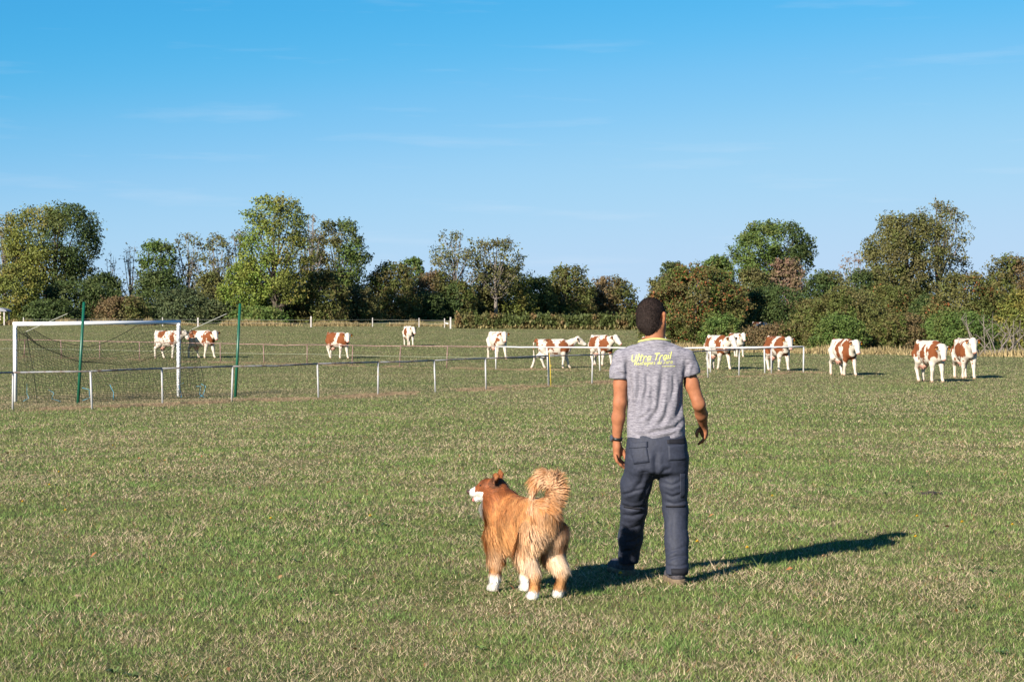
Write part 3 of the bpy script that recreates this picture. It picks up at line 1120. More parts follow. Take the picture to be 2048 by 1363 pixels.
    t.chain([mp(1346, 925, 0.0), mp(1348, 970, 0.005), mp(1351, 1020, 0.02), mp(1353.5, 1080, -0.04), mp(1355, 1150, -0.12)], [0.095, 0.085, 0.076, 0.071, 0.071], 0.03)
    t.ell(mp(1314, 928, 0.0), (0.11, 0.105, 0.085), 0.04)
    t.cut(mp(1355, 1147, -0.1), (0, 0.02, -1))
    sl, P = t._block(np.array((-0.35, -0.3, 0)), np.array((0.0, 0.6, 0.2)))
    zc = mp(1256, 1141, 0.36)[2]
    t.v[sl] = np.maximum(t.v[sl], zc - P[..., 2])
    V, Q = t.mesh()
    V = smooth_verts(V, Q, 3, 0.5)
    Nn = vnormals(V, Q)
    dd = D0 + V[:, 1]
    X = (V[:, 0] + base.x) * F / dd + 1024
    Y = HY - (V[:, 2] + base.z - CAM_Z) * F / dd
    back = np.clip(-Nn[:, 1] * 1.6 + 0.15, 0, 1)
    disp = np.zeros(len(V))
    folds = [([(1240, 990), (1262, 985), (1292, 975)], 3, .008), ([(1238, 1008), (1262, 1016), (1296, 1012)], 3, .010), ([(1240, 1028), (1265, 1032), (1290, 1026)], 4, .010),
             ([(1237, 1050), (1258, 1058), (1285, 1050)], 4, .007), ([(1285, 1070), (1270, 1082), (1250, 1086)], 3, .007), ([(1283, 1088), (1265, 1100), (1240, 1104)], 3, .007),
             ([(1290, 940), (1282, 965), (1262, 985)], 5, .010), ([(1302, 950), (1290, 985), (1280, 1005)], 4, .008), ([(1322, 965), (1345, 970), (1368, 960)], 3, .007),
             ([(1325, 985), (1345, 993), (1372, 985)], 3, .008), ([(1328, 1002), (1350, 1008), (1376, 1000)], 3, .007), ([(1335, 1120), (1355, 1112), (1376, 1112)], 3, .009),
             ([(1332, 1105), (1350, 1100), (1374, 1092)], 3, .006), ([(1312, 905), (1311, 930), (1313, 952)], 5, .014), ([(1318, 950), (1330, 940), (1345, 935)], 4, .008),
             ([(1308, 952), (1295, 945), (1275, 945)], 4, .008), ([(1330, 1130), (1352, 1134), (1378, 1128)], 3, .007), ([(1345, 1025), (1340, 1060), (1345, 1090)], 4, .004)]
    for pl, w, dep in folds:
        d, tt = polyline_dist(X, Y, pl)
        env = np.clip(np.sin(np.pi * np.clip(tt, 0.02, 0.98)) * 1.6, 0, 1)
        disp -= 0.6 * dep * env * (np.exp(-(d / (0.75 * w)) ** 2) - 0.5 * np.exp(-((d - 2.0 * w) / w) ** 2))
    disp *= back
    disp += 0.008 * (fbm(V * np.array((14, 14, 22)), 12, 3) - 0.5)
    V = V + Nn * disp[:, None]
    cloth = mat_plain('slate_trouser_cloth', (0.027, 0.031, 0.050), 0.7, noise=0.25, scale=60, bump=0.12, spec=0.3)
    dark = mat_plain('dark_trouser_trim', (0.013, 0.013, 0.018), 0.75, noise=0.2, scale=60, spec=0.2)
    tro = link('trousers', np_mesh('trousers', V, Q), cloth, root, smooth=True)
    tro['label'] = 'slate grey zip-off hiking trousers'
    tb = BVHTree.FromPolygons([tuple(v) for v in V], [tuple(int(i) for i in qq) for qq in Q])

    def patch(name, poly, mat, thick=0.004, nx=8, ny=6, parent=tro):
        """quad patch (4 corners in photograph pixels) laid on the trousers"""
        c = [np.array(p, float) for p in poly]
        vs = []
        for lay in (0, 1):
            for j in range(ny + 1):
                for i in range(nx + 1):
                    u, v = i / nx, j / ny
                    p = (c[0] * (1 - u) + c[1] * u) * (1 - v) + (c[3] * (1 - u) + c[2] * u) * v
                    g = mp(p[0], p[1], 0.0)
                    hp = tb.ray_cast(Vector((g[0], -0.7, g[2])), Vector((0, 1, 0)))
                    y = hp[0].y if hp[0] is not None else -0.1
                    vs.append((g[0], y - (thick if lay == 0 else -0.004), g[2]))
        n = (nx + 1) * (ny + 1)
        fs = []
        for j in range(ny):
            for i in range(nx):
                a = j * (nx + 1) + i
                fs.append((a, a + nx + 1, a + nx + 2, a + 1))
                fs.append((a + n, a + n + 1, a + n + nx + 2, a + n + nx + 1))
        edge = [i for i in range(nx + 1)] + [j * (nx + 1) + nx for j in range(1, ny + 1)] + [ny * (nx + 1) + i for i in range(nx - 1, -1, -1)] + [j * (nx + 1) for j in range(ny - 1, 0, -1)]
        for a, b in zip(edge, edge[1:] + edge[:1]):
            fs.append((a, b, b + n, a + n))
        me = np_mesh(name, np.array(vs), np.array(fs))
        return link(name, me, mat, parent)
    pk = patch('back_pocket', [(1257, 892), (1291, 889), (1296, 921), (1266, 926)], cloth, 0.003)
    patch('pocket_flap', [(1256, 884), (1293, 880), (1293, 891), (1257, 895)], cloth, 0.005, parent=pk)
    pk = patch('back_pocket', [(1333, 888), (1368, 886), (1372, 917), (1334, 918)], cloth, 0.003)
    patch('pocket_flap', [(1331, 877), (1369, 874), (1370, 885), (1332, 884)], dark, 0.005, parent=pk)
    patch('thigh_pocket', [(1358, 945), (1369, 945), (1369, 993), (1359, 993)], cloth, 0.004)
    patch('knee_zip', [(1331, 1009), (1370, 1007.5), (1370, 1011), (1331, 1012.5)], dark, 0.006, 14, 2)
    patch('knee_zip', [(1249, 1013.5), (1284, 1017.5), (1284, 1020.5), (1249, 1017)], dark, 0.006, 14, 2)
    patch('hem_band', [(1338, 1130), (1372, 1129), (1372, 1146), (1339, 1146)], dark, 0.005, 12, 3)

    # ---- shoes
    up = mat_plain('shoe_upper', (0.085, 0.075, 0.085), 0.8, noise=0.5, scale=55, bump=0.3, spec=0.2)
    sole = mat_plain('shoe_sole', (0.20, 0.145, 0.09), 0.8, noise=0.45, scale=40, bump=0.3, spec=0.2)
    for (px, dy, ya, pitch) in ((1355, -0.12, math.radians(10), 0.0), (1253, 0.38, math.radians(24), 0.0)):
        x = (px - 1024) * (D0 + dy) / F - base.x
        z0 = gz(x, dy)
        c, sn = math.cos(ya), math.sin(ya)

        def W(lx, ly, lz):                                        # shoe space, ly towards the toe
            return (x + lx * c - ly * sn, dy + lx * sn + ly * c, z0 + lz)
        sh = Field(np.array(W(0, 0.08, 0.08)) - 0.24, np.array(W(0, 0.08, 0.08)) + 0.24, 0.007)
        sh.chain([W(0, -0.018, 0.055), W(0, 0.06, 0.052), W(0.006, 0.17, 0.040), W(0.004, 0.215, 0.036)], [0.044, 0.043, 0.042, 0.030], 0.02)
        sh.cone(W(0, -0.012, 0.070), W(0, 0.0, 0.105), 0.040, 0.038, 0.02)
        sh.cut(W(0, 0, 0.022), (0, 0, -1))
        v, q = sh.mesh()
        v = smooth_verts(v, q, 2)
        so = link('shoe', np_mesh('shoe', v, q), up, root, smooth=True)
        sl2 = Field(np.array(W(0, 0.08, 0.03)) - 0.22, np.array(W(0, 0.08, 0.03)) + 0.22, 0.007)
        sl2.chain([W(0, -0.030, 0.02), W(-0.003, 0.06, 0.02), W(0.004, 0.17, 0.02), W(0.004, 0.222, 0.022)], [0.046, 0.045, 0.050, 0.030], 0.02)
        sl2.cut(W(0, 0, 0.036), (0, 0, 1))
        sl2.cut(W(0, 0, -0.012), (0, 0, -1))
        v, q = sl2.mesh()
        link('sole', np_mesh('sole', smooth_verts(v, q, 1), q), sole, so, smooth=True)

    # ---- watch on the left wrist
    black = mat_plain('watch_rubber', (0.012, 0.012, 0.013), 0.4, spec=0.4)
    mb = MB()
    cw = Vector(mp(1234.2, 876.5, 0.018))
    ax = (Vector(wr_l) - Vector(el_l)).normalized()
    e1 = ax.cross(Vector((0, 1, 0))).normalized()
    e2 = ax.cross(e1).normalized()
    prof = [(0.0285, -0.010), (0.0335, -0.009), (0.0345, 0), (0.0335, 0.009), (0.0285, 0.010)]
    vs, fs = [], []
    n = 28
    for k in range(n):
        an = 2 * math.pi * k / n
        for r, hh in prof:
            vs.append(cw + (e1 * math.cos(an) + e2 * math.sin(an)) * r + ax * hh)
    m5 = len(prof)
    for k in range(n):
        for j in range(m5 - 1):
            fs.append((k * m5 + j, k * m5 + j + 1, ((k + 1) % n) * m5 + j + 1, ((k + 1) % n) * m5 + j))
    mb.add(vs, fs)
    wa = mb.build('watch', black, root, smooth=True)
    mb = MB()
    side = -1 if e1.x > 0 else 1
    out_d = (e1 * side * 0.93 + Vector((0, -0.25, 0))).normalized()
    c0 = cw + out_d * 0.030
    mb.tube([c0, c0 + out_d * 0.004, c0 + out_d * 0.010, c0 + out_d * 0.012], [0.018, 0.020, 0.020, 0.015], 20)
    mb.build('watch_case', mat_plain('watch_metal', (0.22, 0.22, 0.24), 0.3, metal=0.8), wa, smooth=False)


build_man()
# ------------------------------------------------------------------ the dog
def build_dog():
    ang = math.radians(90 + 32)                       # heading: away from the camera and to the left
    c0 = onground(1049, 11.95)
    base = Vector((c0.x, c0.y, c0.z))
    root = empty('dog', base)
    tag(root, 'fluffy red and cream long-haired dog standing beside the man, tail curled up', 'dog')
    ca, sa = math.cos(ang), math.sin(ang)

    def W(x, y, z):                                   # dog space (x forward, y left) -> root space
        return (x * ca - y * sa, x * sa + y * ca, z)
    f = Field((-0.55, -0.55, -0.01), (0.55, 0.55, 0.95), 0.0075)

    def ch(pts, rs, k=0.03, flat=None):
        f.chain([W(*p) for p in pts], rs, k, flat)
    # trunk
    ch([(-0.20, 0, 0.475), (-0.10, 0, 0.455), (0.08, 0, 0.43), (0.20, 0, 0.445)], [0.095, 0.100, 0.112, 0.102], 0.05)
    ch([(-0.19, 0, 0.515), (0.20, 0, 0.525)], [0.052, 0.056], 0.06)
    ch([(-0.17, 0, 0.40), (0.02, 0, 0.36), (0.20, 0, 0.36)], [0.085, 0.095, 0.100], 0.05)             # deep chest and belly
    ch([(0.22, 0, 0.46), (0.27, 0.01, 0.53), (0.295, 0.025, 0.575)], [0.105, 0.096, 0.078], 0.05)      # neck
    # head, turned to the left
    hx, hy, hz = 0.315, 0.035, 0.620
    hy_a = math.radians(50)
    ux, uy = math.cos(hy_a), math.sin(hy_a)
    def Hd(a, b, z): return (hx + a * ux - b * uy, hy + a * uy + b * ux, hz + z)
    ch([Hd(-0.03, 0, 0.0), Hd(0.03, 0, 0.002)], [0.062, 0.055], 0.02)
    ch([Hd(0.055, 0, -0.012), Hd(0.115, 0, -0.030)], [0.044, 0.029], 0.02)
    ch([Hd(0.05, 0, -0.045), Hd(0.10, 0, -0.068)], [0.026, 0.016], 0.01)                                 # open lower jaw
    ch([Hd(-0.02, 0.045, 0.045), Hd(-0.035, 0.075, 0.075), Hd(-0.02, 0.100, 0.040)], [0.026, 0.022, 0.012], 0.008, ((ux, uy, 0), 0.5))
    ch([Hd(-0.03, -0.042, 0.040), Hd(-0.04, -0.068, 0.080), Hd(-0.035, -0.086, 0.115)], [0.030, 0.022, 0.005], 0.008, ((ux, uy, 0), 0.4))
    # legs: front left, front right, hind left, hind right
    ch([(0.19, 0.075, 0.36), (0.185, 0.085, 0.22), (0.20, 0.085, 0.10), (0.215, 0.085, 0.03), (0.245, 0.085, 0.022)], [0.070, 0.042, 0.028, 0.027, 0.026], 0.02)
    ch([(0.17, -0.07, 0.36), (0.13, -0.08, 0.22), (0.12, -0.08, 0.10), (0.115, -0.08, 0.03), (0.145, -0.08, 0.022)], [0.070, 0.042, 0.028, 0.027, 0.026], 0.02)
    ch([(-0.20, 0.065, 0.40), (-0.16, 0.085, 0.27), (-0.245, 0.085, 0.155), (-0.235, 0.082, 0.05), (-0.225, 0.082, 0.026), (-0.19, 0.082, 0.022)], [0.080, 0.058, 0.030, 0.024, 0.026, 0.025], 0.025)
    ch([(-0.20, -0.065, 0.40), (-0.18, -0.085, 0.27), (-0.285, -0.085, 0.165), (-0.262, -0.082, 0.07), (-0.245, -0.082, 0.034), (-0.225, -0.082, 0.022)], [0.080, 0.058, 0.030, 0.024, 0.027, 0.023], 0.025)
    # tail: up over the rump, curling forward
    T = [(-0.205, 0.0, 0.530), (-0.245, -0.03, 0.590), (-0.258, -0.05, 0.650), (-0.240, -0.045, 0.705), (-0.200, -0.02, 0.722), (-0.165, 0.01, 0.700), (-0.150, 0.025, 0.665)]
    ch(T, [0.034, 0.032, 0.031, 0.030, 0.028, 0.022, 0.010], 0.02)
    V, Q = f.mesh()
    V = smooth_verts(V, Q, 2, 0.5)
    Nn = vnormals(V, Q)

    def to_dog(P):
        x, y = P[:, 0], P[:, 1]
        return np.stack([x * ca + y * sa, -x * sa + y * ca, P[:, 2]], 1)
    Tp = np.array(T)

    def tail_info(D):
        d = np.full(len(D), 9.0)
        tan = np.zeros((len(D), 3))
        par = np.zeros(len(D))
        for i in range(len(Tp) - 1):
            a, b = Tp[i], Tp[i + 1]
            t = np.clip(((D - a) @ (b - a)) / ((b - a) @ (b - a)), 0, 1)
            q = np.linalg.norm(D - a - t[:, None] * (b - a), axis=1)
            m = q < d
            d = np.where(m, q, d)
            tan[m] = (b - a) / np.linalg.norm(b - a)
            par = np.where(m, (i + t) / (len(Tp) - 1), par)
        return d, tan, par
    HC = np.array((hx, hy, hz))
    mz = np.array(Hd(0.095, 0, -0.03))

    def colour(D, seed):
        n = fbm(D * 26, seed, 3)
        n2 = fbm(D * np.array((60, 60, 18)), seed + 5, 2)
        red = np.array((0.38, 0.140, 0.042))
        gold = np.array((0.52, 0.255, 0.095))
        cream = np.array((0.66, 0.49, 0.34))
        white = np.array((0.80, 0.76, 0.70))
        x, y, z = D[:, 0], D[:, 1], D[:, 2]
        g = np.clip(0.10 + 1.4 * (n - 0.45) + 0.5 * sstep(0.15, -0.25, x) + 0.8 * sstep(0.54, 0.34, z), 0, 1)
        C = red * (1 - g[:, None]) + gold * g[:, None]
        rump = sstep(-0.05, -0.30, x) * sstep(0.10, 0.20, z) * sstep(0.56, 0.36, z)
        belly = sstep(0.36, 0.26, z) * sstep(0.16, 0.24, z) * (np.abs(y) > 0.04)
        k = np.clip(rump * (-0.05 + 1.25 * n2) + belly * 0.8 * n2, 0, 0.95)[:, None]
        C = C * (1 - k) + cream * k
        d, tan, par = tail_info(D)
        tl = (d < 0.10) & (z > 0.52) & (x < -0.08)
        kk = np.clip(-0.30 + 0.95 * n2 + 0.35 * (par > 0.85), 0, 1)[:, None]
        C = np.where(tl[:, None], (0.45 * red + 0.55 * gold) * (1 - kk) + cream * kk, C)
        # dark head, white muzzle and throat
        hd = np.linalg.norm(D - HC, axis=1)
        h = sstep(0.17, 0.09, hd)[:, None]
        C = C * (1 - h) + np.array((0.21, 0.062, 0.020)) * h
        ear = ((np.linalg.norm(D - np.array(Hd(-0.02, 0.06, 0.04)), axis=1) < 0.045))[:, None]
        C = np.where(ear, np.array((0.10, 0.035, 0.015)), C)
        m = (np.linalg.norm(D - mz, axis=1) < 0.062) & (((D - HC) @ np.array((ux, uy, 0))) > 0.104)
        C = np.where(m[:, None], white, C)
        jaw = (np.linalg.norm(D - np.array(Hd(0.08, 0, -0.06)), axis=1) < 0.060) & (z < hz - 0.046)
        C = np.where(jaw[:, None], np.array((0.40, 0.20, 0.12)), C)
        thr = (x > 0.24) & (z < 0.60) & (((D - np.array((0.30, 0.02, 0.5))) @ np.array((0.75, 0.65, 0.0))) > 0.062)
        C = np.where(thr[:, None], white * 0.95, C)
        # white feet
        foot = np.where(x > 0, sstep(0.15, 0.10, z), sstep(0.085, 0.05, z))
        C = C * (1 - foot[:, None]) + white * foot[:, None]
        return C
    D = to_dog(V)
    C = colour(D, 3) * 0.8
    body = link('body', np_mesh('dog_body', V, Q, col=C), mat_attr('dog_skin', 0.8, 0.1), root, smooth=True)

    # ---- coat: combed tapering locks
    rng = np.random.default_rng(11)
    tri = np.concatenate([Q[:, [0, 1, 2]], Q[:, [0, 2, 3]]])
    A = V[tri]
    area = np.linalg.norm(np.cross(A[:, 1] - A[:, 0], A[:, 2] - A[:, 0]), axis=1)
    NS = 64000
    pick = rng.choice(len(tri), NS, p=area / area.sum())
    u = rng.random((NS, 2))
    fl = u.sum(1) > 1
    u[fl] = 1 - u[fl]
    P = A[pick, 0] + u[:, :1] * (A[pick, 1] - A[pick, 0]) + u[:, 1:] * (A[pick, 2] - A[pick, 0])
    Nr = (Nn[tri[pick, 0]] + Nn[tri[pick, 1]] + Nn[tri[pick, 2]]) / 3
    D = to_dog(P)
    Nd = to_dog(Nr)
    x, y, z = D[:, 0], D[:, 1], D[:, 2]
    flow = np.stack([np.full(NS, -0.85), 0.25 * np.sign(y), np.full(NS, -0.55)], 1)
    low = sstep(0.40, 0.26, z)[:, None]
    flow = flow * (1 - low) + low * np.array((-0.35, 0, -1.0))
    rump = (sstep(-0.14, -0.24, x) * (z < 0.52))[:, None]
    flow = flow * (1 - rump) + rump * np.array((-0.30, 0, -1.0))
    dT, tanT, parT = tail_info(D)
    tail = (dT < 0.07) & (z > 0.50) & (x < -0.08)
    flow[tail] = tanT[tail] * 1.1 + np.array((-0.30, -0.25, -0.95)) * (1.25 - parT[tail])[:, None]
    hd = np.linalg.norm(D - HC, axis=1)
    head = hd < 0.105
    flow[head] = np.array((-ux, -uy, 0.05))
    length = np.full(NS, 0.052)
    length = np.where((z < 0.42), 0.070, length)
    length = np.where(rump[:, 0] > 0.4, 0.072, length)
    length = np.where(tail, 0.070, length)
    length = np.where((x > 0.20) & (z < 0.58) & ~head, 0.075, length)
    length = np.where((x > 0.14) & (z > 0.46) & ~head, 0.060, length)
    length = np.where((z < 0.21) & (x < -0.1), 0.026, length)
    length = np.where((z < 0.22) & (x > 0), 0.028, length)
    length = np.where(z < 0.075, 0.014, length)
    length = np.where(head, 0.014, length)
    for sy_ in (-1, 1):
        length = np.where(np.linalg.norm(D - np.array(Hd(-0.035, sy_ * 0.07, 0.085)), axis=1) < 0.062, 0.008, length)
    length = np.where(np.linalg.norm(D - mz, axis=1) < 0.065, 0.008, length)
    length *= 0.6 + 0.7 * rng.random(NS)
    flow += 0.42 * (np.stack([fbm(D * 13, s, 2) for s in (1, 2, 3)], 1) - 0.5) * 2 + 0.16 * rng.normal(size=(NS, 3))
    flow -= Nd * (flow * Nd).sum(1, keepdims=True)
    flow /= np.maximum(np.linalg.norm(flow, axis=1, keepdims=True), 1e-6)
    lift = np.where(head | (z < 0.075), 0.18, np.where(tail, 0.36, 0.25))[:, None] * (0.7 + 0.6 * rng.random((NS, 1)))
    side = np.cross(flow, Nd)
    side /= np.maximum(np.linalg.norm(side, axis=1, keepdims=True), 1e-6)
    w = (0.0013 + 0.0012 * rng.random(NS))[:, None]
    C = colour(D, 3)
    clump = fbm(D * np.array((34, 34, 22)), 41, 3)[:, None]
    C = C * (0.72 + 0.5 * rng.random((NS, 1))) * (0.38 + 1.25 * clump)
    rows = []
    cols = []
    for k, t in enumerate((0.0, 0.35, 0.7, 1.0)):
        g = np.array((0, 0, -1.0)) * 0.22 * t * t
        c = D + length[:, None] * (flow * t + Nd * lift * t * (1.25 - 0.55 * t) + g * (~head)[:, None]) + Nd * 0.001
        ww = w * (1.0, 0.95, 0.6, 0.0)[k]
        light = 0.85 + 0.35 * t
        if k < 3:
            rows += [c - side * ww, c + side * ww]
            cols += [C * light, C * light]
        else:
            rows.append(c)
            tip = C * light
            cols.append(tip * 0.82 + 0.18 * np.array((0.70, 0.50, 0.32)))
    R = np.stack(rows, 1)                             # (NS,7,3)
    CC = np.stack(cols, 1)
    Rw = np.empty_like(R)
    Rw[..., 0] = R[..., 0] * ca - R[..., 1] * sa
    Rw[..., 1] = R[..., 0] * sa + R[..., 1] * ca
    Rw[..., 2] = np.maximum(R[..., 2], 0.004)
    b = np.arange(NS)[:, None] * 7
    tris = np.concatenate([b + np.array(t) for t in ((0, 1, 3), (0, 3, 2), (2, 3, 5), (2, 5, 4), (4, 5, 6))])
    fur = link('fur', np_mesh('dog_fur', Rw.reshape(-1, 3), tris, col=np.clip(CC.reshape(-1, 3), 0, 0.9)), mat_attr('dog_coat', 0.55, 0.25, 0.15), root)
    fur['label'] = 'long wavy coat, red-gold on the back, cream on the haunches and tail'
    fur['kind'] = 'stuff'
    # nose, eyes, tongue
    nose = Field((-0.03,) * 3, (0.03,) * 3, 0.005)
    nose.ell((0, 0, 0), (0.016, 0.018, 0.014), 0)
    v, q = nose.mesh()
    link('nose', np_mesh('dog_nose', v, q), mat_plain('nose_leather', (0.05, 0.02, 0.015), 0.35), root, W(*Hd(0.143, 0, -0.026)), True)
    for sy in (-1, 1):
        link('eye', np_mesh('dog_eye', v * 0.55, q), mat_plain('eye_dark', (0.02, 0.01, 0.006), 0.15), root, W(*Hd(0.065, sy * 0.036, 0.018)), True)
    tg = Field((-0.06,) * 3, (0.06,) * 3, 0.004)
    tg.chain([(0, 0, 0.01), (0.02, 0, 0), (0.03, 0, -0.028)], [0.012, 0.013, 0.010], 0.01, ((0, 0, 1), 0.6))
    v, q = tg.mesh()
    o = link('tongue', np_mesh('dog_tongue', v, q), mat_plain('tongue_pink', (0.55, 0.17, 0.16), 0.4), root, W(*Hd(0.085, 0, -0.050)), True)
    o.rotation_euler = (0, 0, ang + hy_a)


build_dog()
# ------------------------------------------------------------------ the cows
COW_MAT = mat_attr('cow_hide', 0.75, 0.15)
TAG_MAT = mat_plain('ear_tag_plastic', (0.75, 0.28, 0.02), 0.4)
EYE_MAT = mat_plain('cow_eye', (0.015, 0.010, 0.008), 0.15)


def build_cow(label, px, py, hpx, heading, patches, seed, head=(0, 0, 0), swing=(0, 0, 0, 0), base_red=0.0, face=None, hit_py=None, dist=None, group='cows crossing the field', tags=True):
    """patches: (x, y, z, rx, ry, rz) ellipsoids of red hide in cow space; swing: degrees for FL FR HL HR"""
    g = onground(px, dist) if dist else hit(px, py)
    d = g.y
    s = (hpx * d / F) / 1.47                             # real size from the height it shows
    root = empty('cow', g, math.radians(heading))
    tag(root, label, 'cow', group)
    f = Field((-1.25, -0.55, -0.02), (1.75, 0.55, 1.75), 0.0225)
    f.loft(0, [(-0.84, 0, 1.16, 0.13, 0.15), (-0.72, 0, 1.12, 0.23, 0.27), (-0.50, 0, 1.06, 0.29, 0.34), (-0.15, 0, 0.98, 0.345, 0.40), (0.20, 0, 0.98, 0.33, 0.40),
               (0.45, 0, 1.00, 0.27, 0.38), (0.62, 0, 1.00, 0.22, 0.33), (0.76, 0, 0.99, 0.14, 0.24)], 0.06)
    f.cone((-0.80, 0, 1.30), (0.42, 0, 1.33), 0.055, 0.07, 0.10)                     # spine, withers
    for sy in (-1, 1):
        f.ell((-0.48, sy * 0.20, 1.32), (0.09, 0.07, 0.06), 0.10)                    # hook bones
        f.ell((0.44, sy * 0.17, 1.00), (0.17, 0.10, 0.27), 0.10)                     # shoulder
    f.ell((-0.84, 0, 1.37), (0.07, 0.05, 0.06), 0.08)                                # tail head
    ny, hp, nz = math.radians(head[0]), math.radians(head[1]), head[2]
    nb = np.array((0.60, 0, 1.10))
    nv = np.array((math.cos(ny) * 0.50, math.sin(ny) * 0.50, 0.14 + nz))
    poll = nb + nv
    f.chain([nb, nb + nv * 0.5, poll], [0.235, 0.17, 0.125], 0.08, ((-math.sin(ny), math.cos(ny), 0), 0.8))
    f.chain([(0.66, 0, 0.86), nb + nv * 0.45 - np.array((0, 0, 0.15)), nb + nv * 0.8 - np.array((0, 0, 0.12))], [0.11, 0.07, 0.05], 0.08)   # dewlap
    hy = ny * 1.5
    fw = np.array((math.cos(hy) * math.cos(hp), math.sin(hy) * math.cos(hp), -math.sin(hp)))
    lf = np.array((-math.sin(hy), math.cos(hy), 0))
    up = np.cross(fw, lf)
    f.chain([poll + up * 0.05, poll + fw * 0.20 + up * 0.02, poll + fw * 0.42 - up * 0.01], [0.122, 0.106, 0.080], 0.05)
    f.cone(poll + fw * 0.07 - lf * 0.07 + up * 0.03, poll + fw * 0.07 + lf * 0.07 + up * 0.03, 0.075, 0.075, 0.05)
    f.ell(poll + fw * 0.45 - up * 0.005, (0.085, 0.085, 0.07), 0.03)
    f.cone(poll + fw * 0.18 - up * 0.09, poll + fw * 0.40 - up * 0.05, 0.07, 0.05, 0.04)
    f.ell(poll + up * 0.125 - fw * 0.01, (0.06, 0.07, 0.05), 0.04)
    ears = []
    for sy in (-1, 1):
        a = poll + lf * sy * 0.10 + up * 0.045
        b = poll + lf * sy * 0.20 + up * 0.03 - fw * 0.02
        c = poll + lf * sy * 0.30 - up * 0.02 - fw * 0.03
        f.chain([a, b, c], [0.035, 0.060, 0.018], 0.02, (fw, 0.45))
        ears.append((sy, b))
    # legs
    def rot(p, o, a):
        x, z = p[0] - o[0], p[2] - o[2]
        return np.array((o[0] + x * math.cos(a) - z * math.sin(a), p[1], o[2] + x * math.sin(a) + z * math.cos(a)))
    feet = []
    for i, (sy, front) in enumerate(((1, 1), (-1, 1), (1, 0), (-1, 0))):
        a = math.radians(swing[i])
        if front:
            o = np.array((0.45, sy * 0.16, 0.86))
            pts = [o, (0.47, sy * 0.155, 0.62), (0.48, sy * 0.15, 0.42), (0.47, sy * 0.15, 0.14), (0.51, sy * 0.15, 0.045)]
            rs = [0.14, 0.095, 0.064, 0.043, 0.058]
        else:
            o = np.array((-0.55, sy * 0.18, 0.95))
            pts = [o, (-0.45, sy * 0.19, 0.72), (-0.70, sy * 0.165, 0.48), (-0.66, sy * 0.16, 0.14), (-0.62, sy * 0.16, 0.045)]
            rs = [0.20, 0.135, 0.068, 0.045, 0.058]
        pts = [np.array(pts[0])] + [rot(np.array(p, float), o, a) for p in pts[1:]]
        if swing[i] < -14 and front is not None:           # trailing leg bends at the lower joint
            pts[4] = pts[4] + np.array((-0.05, 0, 0.03))
        dz = pts[4][2] - 0.045
        if dz > 0 and abs(swing[i]) < 30:                  # straighten so the foot reaches the ground
            for k in (2, 3, 4):
                pts[k] = pts[k] - np.array((0, 0, dz * (0.4, 0.8, 1.0)[k - 2]))
        f.chain(pts, rs, 0.05 if i < 4 else 0.03)
        feet.append(pts[4])
    # udder and tail
    f.ell((-0.42, 0, 0.60), (0.19, 0.15, 0.15), 0.05)
    for sx in (-0.50, -0.36):
        for sy in (-0.06, 0.06):
            f.cone((sx, sy, 0.50), (sx, sy, 0.42), 0.024, 0.016, 0.01)
    f.chain([(-0.88, 0, 1.36), (-0.96, 0.01, 1.20), (-0.97, 0.02, 0.85), (-0.95, 0.02, 0.62)], [0.038, 0.030, 0.024, 0.030], 0.03)
    f.chain([(-0.95, 0.02, 0.62), (-0.94, 0.02, 0.42)], [0.042, 0.020], 0.03)
    f.cut((0, 0, 0.0), (0, 0, -1))
    V, Q = f.mesh()
    V = smooth_verts(V, Q, 2, 0.5)
    # ---- hide
    white = np.array((0.50, 0.44, 0.37))
    red = np.array((0.150, 0.046, 0.015))
    W = V + 0.24 * (np.stack([fbm(V * 5.0, seed * 7 + k, 4) for k in range(3)], 1) - 0.5) * 2
    m = np.full(len(V), -1.0)
    for (cx, cy, cz, rx, ry, rz) in patches:
        m = np.maximum(m, 1 - np.sqrt(((W[:, 0] - cx) / rx) ** 2 + ((W[:, 1] - cy) / ry) ** 2 + ((W[:, 2] - cz) / rz) ** 2))
    sp = fbm(V * 11, seed + 3, 2)
    m = np.maximum(m, np.where(sp > 0.74, 0.2, -1))
    m = np.where((sp < 0.24) & (m < 0.25), -0.2, m)
    k = sstep(-0.02, 0.06, m)
    k *= sstep(0.40, 0.52, V[:, 2])
    hd = (V - poll) @ fw
    hq = np.linalg.norm(V - (poll + fw * 0.2), axis=1)
    headm = (hq < 0.36) & (hd > -0.06)
    k = np.where(headm, 0, k)
    C = white * (1 - k[:, None]) + red * k[:, None]
    C *= (0.86 + 0.28 * fbm(V * 7, seed + 9, 3))[:, None]
    # ears red with dark rim, pink nose, pinkish udder, greyish hooves
    for sy, e in ears:
        dl = (V - poll) @ lf * sy
        em = (dl > 0.155) & (np.linalg.norm(V - e, axis=1) < 0.16)
        C[em] = red * 0.75
    C[np.linalg.norm(V - (poll + fw * 0.52), axis=1) < 0.075] = (0.55, 0.27, 0.22)
    ud = np.linalg.norm((V - np.array((-0.43, 0, 0.55))) / np.array((1, 1, 1.1)), axis=1) < 0.20
    C[ud & (V[:, 2] < 0.58)] = (0.50, 0.27, 0.21)
    for ft in feet:
        C[(np.linalg.norm(V - ft, axis=1) < 0.085) & (V[:, 2] < ft[2] + 0.02)] = (0.33, 0.23, 0.17)
    dirt = sstep(0.35, 0.1, V[:, 2]) * 0.35 * fbm(V * 9, seed + 1, 2)
    C = C * (1 - dirt[:, None]) + dirt[:, None] * np.array((0.30, 0.22, 0.13))
    body = link('body', np_mesh('cow_body', V * s, Q, col=C), COW_MAT, root, smooth=True)
    es = ICO
